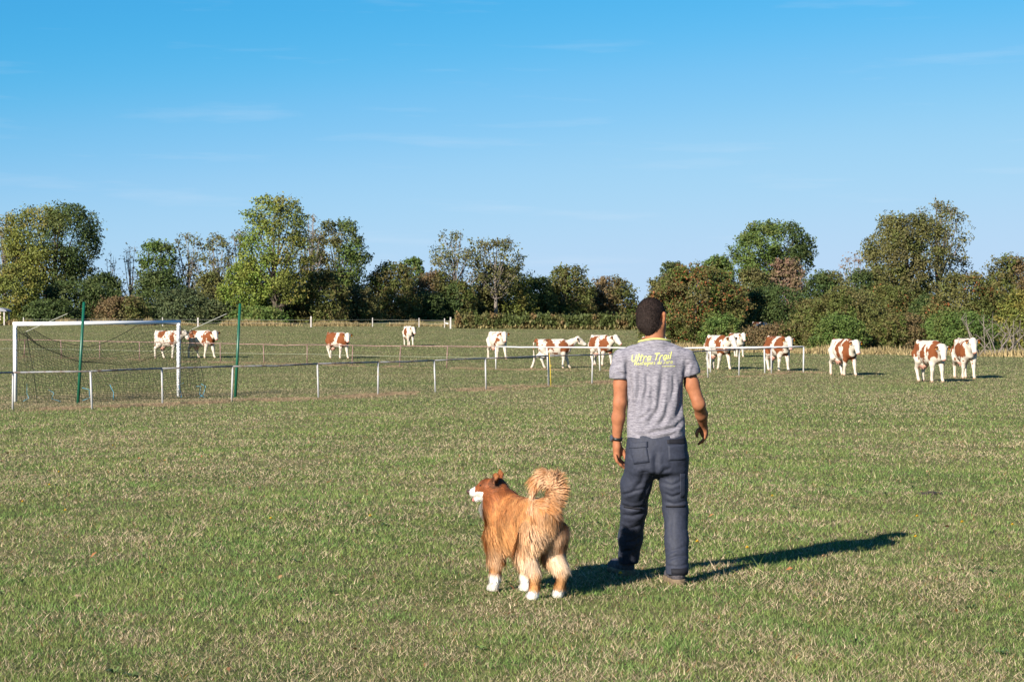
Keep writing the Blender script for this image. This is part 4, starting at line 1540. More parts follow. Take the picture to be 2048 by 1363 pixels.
    for sy in (-1, 1):
        p = poll + fw * 0.16 + lf * sy * 0.105 + up * 0.055
        me = np_mesh('cow_eye', es[0] * 0.026 * s, es[1])
        link('eye', me, EYE_MAT, root, tuple(p * s), True)
    if tags:
        for sy, e in ears:
            mb = MB()
            t = Matrix((fw, lf, up)).transposed()
            mb.box((0, 0, 0), (0.012 * s, 0.055 * s, 0.07 * s), t)
            q = e + fw * 0.045 - up * 0.055 + lf * sy * 0.01
            mb.build('ear_tag', TAG_MAT, root, tuple(q * s))
    return root


def _ico():
    f = Field((-1.3,) * 3, (1.3,) * 3, 0.4)
    f.ell((0, 0, 0), (1, 1, 1), 0)
    return f.mesh()


ICO = _ico()
FR = (0.32, 0, 1.05, 0.26, 0.5, 0.42)          # front quarter patch
MID = (-0.35, 0, 1.10, 0.36, 0.5, 0.36)        # barrel patch
NECK = (0.66, 0, 1.05, 0.26, 0.4, 0.40)
COWS = [
    ('white cow with light red side patch, seen through the goal behind the far rail', 338, 717, 59, -32,
     [(-0.30, -0.2, 1.22, 0.26, 0.4, 0.24), (0.42, 0, 1.0, 0.22, 0.5, 0.35), (0.78, 0, 1.2, .15, .3, .2)], 1, (-12, 34, 0.03), (6, -10, 10, -8)),
    ('red cow with a broad white band, walking just right of the goal post', 405, 716, 58, -36,
     [(-0.48, 0, 1.15, 0.34, 0.5, 0.30), NECK, (0.38, 0, 1.05, 0.18, 0.5, 0.4)], 2, (-22, 38, 0.02), (16, -14, 14, -12)),
    ('red cow with one thin white stripe behind the shoulder, beside no other cow', 676, 717, 55, -46,
     [(-0.42, 0, 1.05, 0.62, 0.6, 0.44), (0.52, 0, 1.02, 0.34, 0.5, 0.40)], 3, (-24, 42, 0.0), (12, -10, -12, 12)),
    ('small distant cow facing the camera far out in the field', 818, 691, 41, -74,
     [(0.1, -0.3, 1.0, 0.4, 0.25, 0.3), (0.55, 0.15, 0.95, 0.3, 0.2, 0.3)], 4, (6, 48, -0.02), (8, -8, 6, -6)),
    ('mostly white cow with a few red blotches on neck and shoulder', 995, 718, 58, -66,
     [(0.50, -0.2, 1.0, 0.14, 0.3, 0.16), (0.62, -0.1, 1.25, 0.10, 0.2, 0.10), (0.2, -0.3, 0.75, 0.12, 0.2, 0.1)], 5, (-12, 46, 0.02), (18, -14, 10, -10)),
    ('white cow with red patches in full side view, striding right', 1108, 737, 62, 3,
     [(-0.22, 0, 1.10, 0.34, 0.5, 0.26), (0.46, 0, 1.02, 0.27, 0.5, 0.36), (-0.86, 0, 1.1, 0.13, 0.4, 0.32), (0.0, 0, 0.78, 0.22, 0.5, 0.10), (0.8, 0, 1.12, 0.12, 0.3, 0.14)], 6, (0, 30, 0.14), (20, -6, -26, 12)),
    ('red cow with white rump and shoulder stripe, close to the man’s left arm', 1203, 731, 64, -62,
     [(-0.30, 0, 1.08, 0.44, 0.5, 0.38), (0.50, 0, 1.0, 0.28, 0.5, 0.42)], 7, (8, 36, 0.04), (12, -12, -14, 10)),
    ('cow almost entirely hidden behind the man’s neck and shoulders', 1304, 735, 64, -66,
     [MID, FR], 8, (0, 36, 0.05), (6, -6, 6, -6)),
    ('red and white cow with white head behind the rails, right of the man', 1437, 739, 72, -68,
     [(-0.40, 0, 1.12, 0.36, 0.5, 0.34), (0.46, 0, 1.0, 0.28, 0.5, 0.46)], 9, (2, 44, 0.02), (16, -16, -8, 8)),
    ('dark shaded cow pressed behind another, its flank against the hedge', 1473, 714, 50, -72,
     [(0.2, 0.25, 1.0, 0.5, 0.3, 0.5), (-0.4, 0, 1.1, 0.4, 0.5, 0.4)], 10, (-8, 40, 0.06), (8, -8, 6, -6)),
    ('red cow with a narrow white shoulder stripe, behind the corner of the rails', 1556, 742, 73, -71,
     [(-0.40, 0, 1.08, 0.58, 0.6, 0.46), (0.48, 0, 1.02, 0.33, 0.5, 0.40)], 11, (-8, 46, 0.02), (10, -8, -16, 8)),
    ('white cow with red shoulder bands, alone right of the rail corner', 1688, 751, 77, -73,
     [(0.10, 0, 1.10, 0.15, 0.5, 0.46), (0.55, 0, 0.95, 0.24, 0.5, 0.50), (-0.72, 0, 1.34, 0.2, 0.2, 0.1)], 12, (-6, 50, 0.0), (14, -12, 10, -10)),
    ('large red cow with white back stripes, nearest of the herd', 1860, 764, 87, -73,
     [(-0.55, 0, 1.05, 0.40, 0.6, 0.40), (0.02, 0, 1.0, 0.24, 0.5, 0.34), (0.52, 0, 1.05, 0.32, 0.5, 0.34)], 13, (-14, 52, -0.08), (8, -6, -8, 10)),
    ('red and white cow walking head-on at the far right', 1930, 757, 84, -88,
     [(0.35, -0.32, 1.05, 0.45, 0.22, 0.34), (0.30, 0.34, 1.1, 0.45, 0.2, 0.4), (-0.5, 0, 1.1, 0.3, 0.5, 0.3)], 14, (-2, 50, 0.06), (14, -14, 8, -8)),
]
for c in COWS:
    lab, px, py, hp, hdg, pt, sd, hdp, sw = c
    build_cow(lab, px, py, hp, hdg, pt, sd, hdp, sw)
build_cow('far cow of which only the red back shows above the scrub', 1521, 0, 42, -60, [MID, FR], 15, (0, 50, -0.1), (4, -4, 4, -4), dist=150, tags=False)
# ------------------------------------------------------------------ rails round the pitch
PAINT = mat_plain('weathered_white_paint', (0.36, 0.355, 0.36), 0.55, scale=9, col2=(0.36, 0.30, 0.25), lo=0.30, hi=0.46)
RUST = mat_plain('rusty_pink_paint', (0.26, 0.165, 0.145), 0.7, scale=7, col2=(0.15, 0.075, 0.055), lo=0.3, hi=0.6)
RAIL_PAINT = mat_plain('worn_rail_paint', (0.19, 0.19, 0.20), 0.5, scale=5, col2=(0.11, 0.075, 0.06), lo=0.36, hi=0.56)


def rail_fence(label, feet, h, r_post, r_rail, mats, sag=None, seed=1, tops=None):
    rnd = random.Random(seed)
    root = empty('rail_fence', feet[0])
    tag(root, label, 'fence')
    o = feet[0]
    top = []
    for i, p in enumerate(feet):
        lean = Vector((rnd.uniform(-.05, .05), rnd.uniform(-.03, .03), 0))
        t = Vector(p) + lean + Vector((0, 0, h + rnd.uniform(-.02, .02) + (tops or {}).get(i, 0)))
        top.append(t)
        pm = mats(i)[0]
        mb = MB()
        mb.tube([Vector(p) - o - Vector((0, 0, 0.10)), t - o - Vector((0, 0, r_rail * 0.6))], [r_post, r_post * 0.92], 10)
        mb.build('post', pm, root, smooth=True)
    for i in range(len(top) - 1):
        a, b = top[i], top[i + 1]
        mid = (a + b) / 2 + Vector((0, 0, (sag or {}).get(i, rnd.uniform(-.018, .006))))
        mb = MB()
        mb.tube([a - o, (a * .75 + b * .25 + mid) / 2 - o, mid - o, (a * .25 + b * .75 + mid) / 2 - o, b - o], r_rail, 10)
        mb.build('rail', mats(i)[1], root, smooth=True)
    return root, top


rail_fence('pale pipe rail running from the goal to the corner of the pitch', NEAR_POSTS, 1.02, 0.028, 0.025,
           lambda i: (PAINT, RAIL_PAINT), {4: -0.03, 6: -0.02}, 3)
FAR_A, FAR_B = FAR_POSTS[:13], FAR_POSTS[12:]
far_root, far_top = rail_fence('rusty pink pipe rail along the far side of the pitch', FAR_A, 1.02, 0.026, 0.022, lambda i: (RUST, RUST), {7: -0.06}, 5)
WHITE = mat_plain('white_gloss_paint', (0.52, 0.505, 0.49), 0.4, noise=0.12, scale=6)
rail_fence('freshly white painted part of the far rail', FAR_B, 1.02, 0.032, 0.034, lambda i: (WHITE, WHITE), None, 7)
# thin wire halfway up the far rail
mb = MB()
o = FAR_A[0]
wp = [Vector(p) - o + Vector((0, -0.05, 0.52)) for p in FAR_A]
mb.tube(wp, 0.005, 6)
mb.build('wire', mat_plain('pale_wire', (0.34, 0.36, 0.28), 0.6), far_root)

# yellow stake leaning on the rail
mb = MB()
p = hit(1102, 774)
mb.tube([(0, 0, -0.05), (-0.02, 0, 0.55), (-0.06, 0.02, 1.15)], 0.012, 8)
mb.tube([(-0.03, 0, 0.72), (0.02, 0, 0.74)], 0.010, 6)
st = mb.build('marker_stake', mat_plain('yellow_plastic', (0.60, 0.40, 0.03), 0.5, noise=0.2), None, p, True)
tag(st, 'thin yellow plastic stake beside a white rail post', 'stake')

# ------------------------------------------------------------------ goal
GP = mat_plain('goal_white', (0.78, 0.78, 0.79), 0.35, noise=0.08, scale=4)
NETM = mat_plain('net_cord', (0.012, 0.015, 0.012), 0.9, spec=0.1)
BLUE = mat_plain('blue_twine', (0.07, 0.33, 0.50), 0.7)
TAPE = mat_plain('grey_strap', (0.34, 0.34, 0.30), 0.7)


def build_goal():
    A, B = Vector(GOAL_L), Vector(GOAL_R)
    HG = 2.31
    root = empty('football_goal', A)
    tag(root, 'white football goal with sagging dark net', 'goal')
    u = (B - A)
    L = math.hypot(u.x, u.y)
    u2 = Vector((u.x / L, u.y / L, 0))
    n2 = Vector((u2.y, -u2.x, 0))                       # behind the goal, towards the camera
    rotz = Matrix.Rotation(math.atan2(u2.y, u2.x), 3, 'Z')
    TA, TB = A + Vector((0, 0, HG)), B + Vector((0, 0, HG))

    def L2(v): return v - A
    for P, T in ((A, TA), (B, TB)):
        mb = MB()
        mb.tube([L2(P - Vector((0, 0, 0.12))), L2(T + Vector((0, 0, 0.03)))], 0.060, 20)
        mb.build('goal_post', GP, root, smooth=True)
    mb = MB()
    d = (TB - TA)
    mid = (TA + TB) / 2
    rb = d.to_track_quat('X', 'Z').to_matrix()
    ex = d.normalized() * 0.062
    mb.tube([L2(TA - ex + Vector((0, 0, 0.06))), L2(TB + ex + Vector((0, 0, 0.06)))], 0.062, 20)
    mb.build('crossbar', GP, root, smooth=True)
    # net surface: S(i, t): i along the goal, t from the crossbar over the top and down the back
    DT, DB = 1.25, 2.2
    rnd = random.Random(4)
    wob = lambda a, b: 0.05 * math.sin(a * 9.1 + b * 5.3) + 0.04 * math.sin(a * 23.0 - b * 11.0)

    def S(i, t):
        a = i                                           # 0..1 along
        P = A + u * a
        s4 = 4 * a * (1 - a)
        front = P + Vector((0, 0, HG - 0.02 - 0.62 * max(0.0, math.sin(math.pi * min(max((a - 0.06) / 0.68, 0), 1))) ** 0.9))
        back = P + n2 * DT + Vector((0, 0, HG - 0.18 - 1.02 * s4 ** 0.8))
        foot = P + n2 * (DB + 0.12 * math.sin(a * 7)) + Vector((0, 0, 0.02))
        foot.z = float(ground_z(foot.x, foot.y)) + 0.02
        if t < 0.33:
            k = t / 0.33
            q = front.lerp(back, k)
            q.z -= 0.12 * math.sin(math.pi * k)
        else:
            k = (t - 0.33) / 0.67
            q = back.lerp(foot, k)
            q += n2 * (0.10 * math.sin(math.pi * k))
        q += Vector((wob(a, t), wob(t, a), 0.6 * wob(a + t, t))) * math.sin(math.pi * min(max(a, 0), 1)) ** 0.3
        return q

    def net(fun, na, nt, r, name):
        mb = MB()
        for ia in range(na + 1):
            mb.tube([L2(fun(ia / na, it / (nt * 1.0))) for it in range(nt + 1)], r, 3, False)
        for it in range(nt + 1):
            mb.tube([L2(fun(ia / na, it / nt)) for ia in range(na + 1)], r if it not in (0, nt // 3) else r * 2.2, 3, False)
        return mb.build(name, NETM, root)
    net(S, 50, 30, 0.0050, 'net')

    # side panels
    def side(P, a):
        def fn(s, t):                                   # s from post to back, t from top to ground
            s = 0.05 + 0.95 * s
            top = S(a, 0.33 * s)
            bot = P + n2 * (DB * s)
            bot.z = float(ground_z(bot.x, bot.y)) + 0.02
            q = top.lerp(bot, t)
            return q + Vector((wob(s, t), wob(t, s), 0)) * 0.6 * math.sin(math.pi * s)
        return fn
    net(side(A, 0.0), 12, 20, 0.0036, 'side_net')
    net(side(B, 1.0), 12, 20, 0.0036, 'side_net')
    # blue twine ties at the foot of the net
    for a, s0 in ((0.05, 0.3), (0.12, 0.9), (0.30, 1.0), (0.44, 1.0), (0.93, 0.6), (1.0, 1.0), (1.0, 0.98)):
        P = A + u * a + n2 * (DB * s0)
        P.z = float(ground_z(P.x, P.y))
        pts = [P + Vector((rnd.uniform(-.3, .3), rnd.uniform(-.2, .2), 0.03)), P + Vector((rnd.uniform(-.12, .12), 0, 0.12)), P + Vector((rnd.uniform(-.12, .12), 0, 0.25 + rnd.random() * .15)),
               P + Vector((rnd.uniform(-.2, .1), 0, 0.36 + rnd.random() * .2))]
        mb = MB()
        mb.tube([L2(p) for p in pts], 0.007, 4)
        mb.build('tie_string', BLUE, root)
    # corner lines running down to the ground
    for a in (0.0, 1.0):
        mb = MB()
        pts = [S(a, 0.33 + 0.67 * k / 8) + n2 * (0.25 * k / 8) for k in range(9)]
        pts[-1].z = float(ground_z(pts[-1].x, pts[-1].y)) + 0.02
        mb.tube([L2(p) for p in pts], 0.009, 5)
        mb.build('corner_rope', NETM, root)
    return S


NET_S = build_goal()
GREEN = mat_plain('dark_green_paint', (0.006, 0.085, 0.048), 0.4, noise=0.15, scale=5)
for (bx, by, tx, ty, a, lab) in ((155, 806, 168, 605, 0.0, 'tall leaning dark green net pole crossing in front of the goal'),
                                 (470, 794, 480, 608, 1.0, 'tall leaning dark green net pole right of the goal')):
    P = hit(bx, by)
    T = at(tx, ty, P.y + 0.25)
    root = empty('net_pole', P)
    tag(root, lab, 'pole', 'green net poles behind the goal')
    mb = MB()
    mb.tube([Vector((0, 0, -0.15)), T - P], [0.046, 0.042], 12)
    mb.build('shaft', GREEN, root, smooth=True)
    mb = MB()
    tt = T - P
    mb.tube([tt, tt + Vector((0, 0, 0.02))], [0.048, 0.03], 12)
    mb.build('cap', GREEN, root)
    q = NET_S(a, 0.33) + Vector((0, 0, 0.02))
    c1 = T.lerp(q, 0.28) - Vector((0, 0, 0.08))
    mb = MB()
    mb.tube([tt - Vector((0, 0, 0.08)), c1 - P], 0.008, 5)
    mb.build('cord', NETM, root)
    mb = MB()
    mb.tube([c1 - P, q - P], 0.009, 5)
    mb.build('strap', TAPE, root)

# ------------------------------------------------------------------ cut hay lying along the rails, straw at the field edge
STRAW = mat_attr('straw_blades', 0.8, 0.1, 0.2)


def blades(name, label, x, y, h, w, lean, C, rng, lift=0.0):
    n = len(x)
    z = ground_z(x, y) + lift
    ang = rng.random(n) * 2 * math.pi
    la = rng.random(n) * 2 * math.pi
    ca, sa = np.cos(ang) * w * 0.5, np.sin(ang) * w * 0.5
    V = np.empty((n, 3, 3), np.float32)
    V[:, 0] = np.stack([x - ca, y - sa, z - 0.01], 1)
    V[:, 1] = np.stack([x + ca, y + sa, z - 0.01], 1)
    V[:, 2] = np.stack([x + np.cos(la) * lean, y + np.sin(la) * lean, z + h], 1)
    me = np_mesh(name, V.reshape(-1, 3), np.arange(n * 3).reshape(-1, 3), col=np.repeat(C, 3, axis=0))
    o = link(name, me, STRAW)
    tag(o, label, name.split('_')[-1], kind='stuff')
    return o


def along(pts, n, rng, spread):
    seg = [(a, b, math.hypot(b.x - a.x, b.y - a.y)) for a, b in zip(pts[:-1], pts[1:])]
    tot = np.array([s[2] for s in seg])
    k = rng.choice(len(seg), n, p=tot / tot.sum())
    t = rng.random(n)
    ax = np.array([s[0].x for s in seg])[k]
    ay = np.array([s[0].y for s in seg])[k]
    bx = np.array([s[1].x for s in seg])[k]
    by = np.array([s[1].y for s in seg])[k]
    x = ax + (bx - ax) * t + rng.normal(0, spread, n)
    y = ay + (by - ay) * t + rng.normal(0, spread, n)
    return x, y


def hay():
    rng = np.random.default_rng(3)
    for pts, n, lab in ((NEAR_POSTS, 80000, 'brown cut hay lying in wisps under the near rail'), (FAR_POSTS, 36000, 'brown cut hay lying along the far rail')):
        x, y = along(pts, n, rng, 0.6)
        keep = fbm(p2(x, y, 0.9), 41, 3) > 0.55
        x, y = x[keep], y[keep]
        m = len(x)
        c = rng.random((m, 1))
        C = (np.array((0.40, 0.30, 0.19)) * c + np.array((0.20, 0.135, 0.08)) * (1 - c)) * (0.7 + 0.5 * rng.random((m, 1)))
        blades('cut_hay', lab, x, y, 0.015 + 0.065 * rng.random(m), 0.014 + 0.014 * rng.random(m), 0.02 + 0.16 * rng.random(m), C, rng)


hay()

# ------------------------------------------------------------------ dandelions and a mole hill
YEL = mat_plain('dandelion_yellow', (0.80, 0.48, 0.01), 0.6)
STEM = mat_plain('dandelion_stem', (0.10, 0.14, 0.04), 0.6)


def dandelion(px, py, k=1.0):
    p = hit(px, py + 6)
    r = empty('dandelion', p)
    mb = MB()
    mb.tube([(0, 0, -0.01), (0.004, 0, 0.03), (0.0, 0, 0.05)], 0.002, 5)
    mb.build('stem', STEM, r)
    mb = MB()
    for lay, (rad, z, n) in enumerate(((0.017, 0.050, 11), (0.012, 0.056, 9), (0.006, 0.060, 6))):
        for i in range(n):
            a = 2 * math.pi * (i + 0.5 * lay) / n
            c, s = math.cos(a), math.sin(a)
            w = 0.0035
            mb.add([(0, 0, z - 0.006), (c * rad * .6 - s * w, s * rad * .6 + c * w, z), (c * rad, s * rad, z + 0.001), (c * rad * .6 + s * w, s * rad * .6 - c * w, z)], [(0, 1, 2, 3)])
    mb.build('flower_head', YEL, r)
    return r


DG = 'dandelions dotted over the grass'
tag(dandelion(1241, 1157), 'yellow dandelion in the shadow between dog and man', 'dandelion', DG)
for px, py in ((1495, 1103), (1395, 1090), (1545, 996), (1835, 1038), (1925, 1050), (2026, 1055), (1832, 1081), (330, 922), (225, 891), (117, 946), (98, 973), (44, 1008), (130, 1026),
               (740, 1037), (640, 833), (541, 1043)):
    tag(dandelion(px, py), 'small yellow dandelion open in the short sunlit grass', 'dandelion', DG)

p = hit(1862, 990)
f = Field((-0.22, -0.14, -0.03), (0.22, 0.14, 0.10), 0.012)
for i in range(14):
    rr = random.Random(i)
    f.ell((rr.uniform(-.13, .13), rr.uniform(-.06, .06), rr.uniform(-0.01, 0.015)), (rr.uniform(.02, .05), rr.uniform(.02, .05), rr.uniform(.012, .026)), 0.02)
v, q = f.mesh()
n = vnormals(v, q)
v = v + n * (0.012 * (fbm(v * 60, 2, 3) - 0.5))[:, None]
o = link('mole_hill', np_mesh('mole_hill', v, q), mat_plain('dark_soil', (0.045, 0.032, 0.024), 0.95, noise=0.5, scale=50), None, p, True)
tag(o, 'low dark crumbly heap of soil in the grass', 'soil heap')
# ------------------------------------------------------------------ trees and hedges
LEAF = mat_attr('leaves', 0.65, 0.2, 0.12)
BARK = mat_plain('bark_brown', (0.085, 0.065, 0.048), 0.9, noise=0.5, scale=6, stretch=(1, 1, 0.2))
BARK_P = mat_plain('bark_grey', (0.21, 0.175, 0.15), 0.9, noise=0.4, scale=6, stretch=(1, 1, 0.2))
PAL = {
    'dark': [(0.039, 0.065, 0.018), (0.058, 0.085, 0.023), (0.078, 0.098, 0.029)],
    'green': [(0.065, 0.111, 0.023), (0.091, 0.137, 0.031), (0.117, 0.137, 0.034)],
    'bright': [(0.117, 0.176, 0.029), (0.163, 0.202, 0.036), (0.195, 0.208, 0.042)],
    'olive': [(0.098, 0.111, 0.031), (0.130, 0.124, 0.039), (0.111, 0.098, 0.039)],
    'yellow': [(0.156, 0.169, 0.034), (0.124, 0.143, 0.031), (0.189, 0.163, 0.039)],
    'haw': [(0.111, 0.104, 0.031), (0.091, 0.104, 0.026), (0.118, 0.100, 0.034), (0.085, 0.111, 0.023)],
    'brown': [(0.143, 0.091, 0.044), (0.150, 0.104, 0.047), (0.111, 0.091, 0.039)],
    'grey': [(0.169, 0.143, 0.098), (0.143, 0.137, 0.078), (0.195, 0.150, 0.117)],
    'juniper': [(0.052, 0.078, 0.034), (0.072, 0.094, 0.039), (0.091, 0.101, 0.039)],
    'pink': [(0.247, 0.143, 0.098), (0.195, 0.130, 0.085), (0.156, 0.124, 0.058)],
}


def plant(name, label, cat, px, top, wpx, d, pal, seed, lo=0.0, shape='dome', od=3.0, lobes=16, lobe_r=0.36, sparse=0.0, twigs=0, bark=None, berries=0.0, spray=0.3, group=None, second=None,
          trunk_r=None, fork=0.35, leaf=1.0, twin=False):
    rnd = random.Random(seed)
    rng = np.random.default_rng(seed)
    g = onground(px, d)
    root = empty(name, g)
    tag(root, label, cat, group)
    h = (HY - top) * d / F + CAM_Z - g.z
    if shape == 'dome':
        wpx = wpx * 1.12
    W = wpx * d / F
    R0 = W / 2
    pxm = d / 1991.0                                    # metres per picture pixel
    ls = 1.6 * pxm * leaf

    def rad(t):
        if shape == 'dome':
            return max(0.25, math.sqrt(max(0, 1 - (max(t - 0.25, 0) / 0.8) ** 2)))
        if shape == 'round':
            return max(0.2, max(0, 1 - abs((t - 0.48) / 0.56) ** 2.6) ** 0.5)
        if shape == 'spread':
            return max(0.3, math.sqrt(max(0, 1 - ((t - 0.45) / 0.62) ** 2)) * (0.75 + 0.4 * t))
        return max(0.15, math.sqrt(max(0, 1 - (abs(t - 0.40) / (0.66 if t > 0.4 else 0.62)) ** 2.2)))      # tall
    C = []
    tries = 0
    lv = max(3, lobes // 5)
    for i in range(lv):                                 # lobes that carry the outline, both flanks
        t = (i + rnd.uniform(0.2, 0.8)) / lv
        for sx in (-1, 1):
            if rnd.random() < 0.15: continue
            lr = R0 * lobe_r * rnd.uniform(0.7, 1.15)
            x = sx * max(0.0, R0 * rad(t) - lr * 0.85) * rnd.uniform(0.75, 1.02)
            z = min(max(h * lo + h * (1 - lo) * t, lr * 0.5), h - lr * 0.72)
            C.append((np.array((x, rnd.uniform(-.35, .35) * R0, z)), lr))
    while len(C) < lobes and tries < 4000:
        tries += 1
        t = rnd.random()
        a = rnd.random() * 2 * math.pi
        lr = R0 * lobe_r * rnd.uniform(0.65, 1.25)
        rr = max(0.0, R0 * rad(t) - lr * 0.8) * math.sqrt(rnd.random())
        z = h * lo + (h * (1 - lo)) * t
        z = min(max(z, lr * 0.5), h - lr * 0.72)
        c = np.array((rr * math.cos(a), rr * math.sin(a) * 0.9, z))
        if any(np.linalg.norm((c - q[0]) * (1, 0.6, 1)) < 0.42 * (lr + q[1]) for q in C) and tries < 3000:
            continue
        C.append((c, lr))
    # make sure top and both flanks are reached
    C.append((np.array((rnd.uniform(-.15, .15) * R0, 0, h - R0 * lobe_r * 0.72)), R0 * lobe_r))
    area = 0.75 * (wpx / 2) * ((h * (1 - lo)) * F / d / 2)
    n = int(area * od * (1 - sparse) / (0.50 * leaf * leaf))
    vol = np.array([q[1] ** 2 for q in C])
    env_share = 0.60 if shape == 'dome' else 0.48
    cnt = np.maximum(3, (n * (1 - env_share) * vol / vol.sum()).astype(int))
    P, K, O = [], [], []
    pal_c = [np.array(c) for c in PAL[pal]]
    pal_2 = [np.array(c) for c in PAL[second]] if second else None
    for (c, lr), m in zip(C, cnt):
        dr = rng.normal(size=(m, 3))
        dr /= np.linalg.norm(dr, axis=1, keepdims=True)
        u = rng.random(m) ** (1 / 2.2)
        out = rng.random(m) < spray
        # sprays: leaves strung out along a few shoots
        ns = 9
        sd = rng.normal(size=(ns, 3))
        sd[:, 2] = np.abs(sd[:, 2]) * 0.9 + 0.1
        sd /= np.linalg.norm(sd, axis=1, keepdims=True)
        k = rng.integers(0, ns, m)
        q = np.where(out[:, None], sd[k] * (0.5 + 0.95 * rng.random(m))[:, None] + rng.normal(0, 0.10, (m, 3)), dr * u[:, None])
        q = q * np.array((1, 1, 0.78))
        P.append(c + q * lr)
        O.append(dr * 1.0 + q * 0.3)
        base = pal_c[rnd.randrange(len(pal_c))]
        if pal_2 is not None and (c[0] > R0 * 0.1):
            base = pal_2[rnd.randrange(len(pal_2))]
        other = pal_c[rnd.randrange(len(pal_c))]
        mixk = rng.random((m, 1)) * 0.6
        K.append((base * (1 - mixk) + other * mixk) * rnd.uniform(0.85, 1.15))
    # the crown as one uneven mass: leaves through the whole envelope, thinned by clump noise
    want, got = int(n * env_share), 0
    tt = np.linspace(0, 1, 60)
    rr = np.array([rad(v) for v in tt])
    cdf = np.cumsum(rr ** 1.6)
    cdf /= cdf[-1]
    freq = (5.5 if shape == 'dome' else 6.5) / max(W, 0.1)
    while got < want:
        m = want * 2
        t = np.interp(rng.random(m), cdf, tt)
        a = rng.random(m) * 2 * math.pi
        ro = np.interp(t, tt, rr) * R0
        edge = 0.80 + 0.75 * (fbm(np.stack([np.cos(a) * 2.2 + seed, np.sin(a) * 2.2, t * 6], 1), seed + 2, 3) - 0.35)
        q = rng.random(m) ** 0.42
        x, y = np.cos(a) * ro * q * edge, np.sin(a) * ro * q * edge * 0.9
        hz = h * (0.95 + 0.10 * vnoise(np.stack([x * freq, y * freq, x * 0], 1), seed))
        z = h * lo + (hz - h * lo) * t
        E = np.stack([x, y, z], 1)
        cn = 0.7 * fbm(E * freq * np.array((1, 1, 1.25)), seed + 6, 3) + 0.3 * q
        ok = cn > ((0.525 if shape == 'dome' else 0.555) if sparse == 0 else 0.55 + 0.06 * sparse)
        E, q, a, t = E[ok][:want - got], q[ok][:want - got], a[ok][:want - got], t[ok][:want - got]
        got += len(E)
        P.append(E)
        O.append(np.stack([np.cos(a) * q, np.sin(a) * q, (t - 0.45) * 1.6], 1) * 0.7 + 0.5 * rng.normal(size=(len(E), 3)))
        cl = vnoise(E * freq * 1.3, seed + 12)
        ci = np.clip((cl * len(pal_c)).astype(int), 0, len(pal_c) - 1)
        kk = np.array(pal_c)[ci]
        if pal_2 is not None:
            kk = np.where((E[:, 0] > R0 * 0.4 * (vnoise(E * freq * .7, seed + 3) - 0.3))[:, None], np.array(pal_2)[np.clip((cl * len(pal_2)).astype(int), 0, len(pal_2) - 1)], kk)
        K.append(kk * (0.85 + 0.3 * vnoise(E * freq * 2.1, seed + 15))[:, None])
        if len(E) == 0: break
    P = np.concatenate(P)
    K = np.concatenate(K)
    O = np.concatenate(O)
    if sparse:
        hole = fbm(P / max(W, 0.1) * 7.0 + seed, seed, 2)
        keep = hole > (0.30 + 0.25 * sparse)
        P, K, O = P[keep], K[keep], O[keep]
    P[:, 2] = np.maximum(P[:, 2], 0.02)
    m = len(P)
    K = K * (0.61 + 0.54 * rng.random((m, 1)))
    if berries:
        bn = fbm(P / max(W, .1) * np.array((6, 6, 9)), seed + 4, 3)
        br = (bn > 0.52) & (rng.random(m) < berries)
        K[br] = np.array((0.20, 0.070, 0.026)) * (0.6 + 0.8 * rng.random((br.sum(), 1)))
    nrm = 0.75 * rng.normal(size=(m, 3)) + 1.0 * O + np.array((0, 0, 0.45))
    nrm /= np.linalg.norm(nrm, axis=1, keepdims=True)
    ta = np.cross(nrm, rng.normal(size=(m, 3)))
    ta /= np.linalg.norm(ta, axis=1, keepdims=True)
    tb = np.cross(nrm, ta)
    s = (ls * (0.55 + 0.8 * rng.random(m)))[:, None]
    V = np.stack([P - ta * s * 0.7, P - tb * s * 0.42, P + ta * s * 0.7, P + tb * s * 0.42], 1).reshape(-1, 3)
    me = np_mesh('foliage', V, np.arange(4 * m).reshape(-1, 4), col=np.repeat(K, 4, axis=0))
    link('crown', me, LEAF, root)
    # wood
    bark = bark or BARK
    mb = MB()
    tr = trunk_r or max(0.05, 0.022 * h)
    fz = max(h * fork, 0.15)
    mx, my = rnd.uniform(-.03, .03) * h, rnd.uniform(-.03, .03) * h
    lead = Vector((mx, my, h * 0.72))
    mid = Vector((mx * 0.3, my * 0.3, fz))
    mb.tube([(0, 0, -0.2), (mx * .1, my * .1, fz * .5), mid, mid.lerp(lead, 0.5) + Vector((rnd.uniform(-.02, .02) * h, 0, 0)), lead], [tr * 1.15, tr, tr * 0.85, tr * 0.5, tr * 0.12], 7)
    if twin:
        mb.tube([(0.5, 0.1, -0.2), (0.75, 0.1, h * 0.12), (1.3, 0, h * 0.3), (1.9, 0, h * 0.55)], [tr, tr * 0.8, tr * 0.55, tr * 0.15], 7)
    sel = C if len(C) <= 26 else rnd.sample(C, 26)
    for c, lr in sel:
        c = Vector(c)
        z0 = min(max(c.z * rnd.uniform(0.35, 0.7), fz * 0.7), h * 0.7)
        k = z0 / (h * 0.80)
        a = mid.lerp(lead, max(0, (z0 - fz) / max(h * 0.8 - fz, 0.01))) if z0 > fz else Vector((mx * .3 * z0 / fz, my * .3 * z0 / fz, z0))
        r = tr * 0.42 * (1 - 0.5 * k)
        m1 = a.lerp(c, 0.5) + Vector((rnd.uniform(-.1, .1) * lr, 0, -0.10 * (c - a).length))
        mb.tube([a, m1, c, c + (c - m1) * 0.2], [r, r * 0.7, r * 0.35, r * 0.08], 5, False)
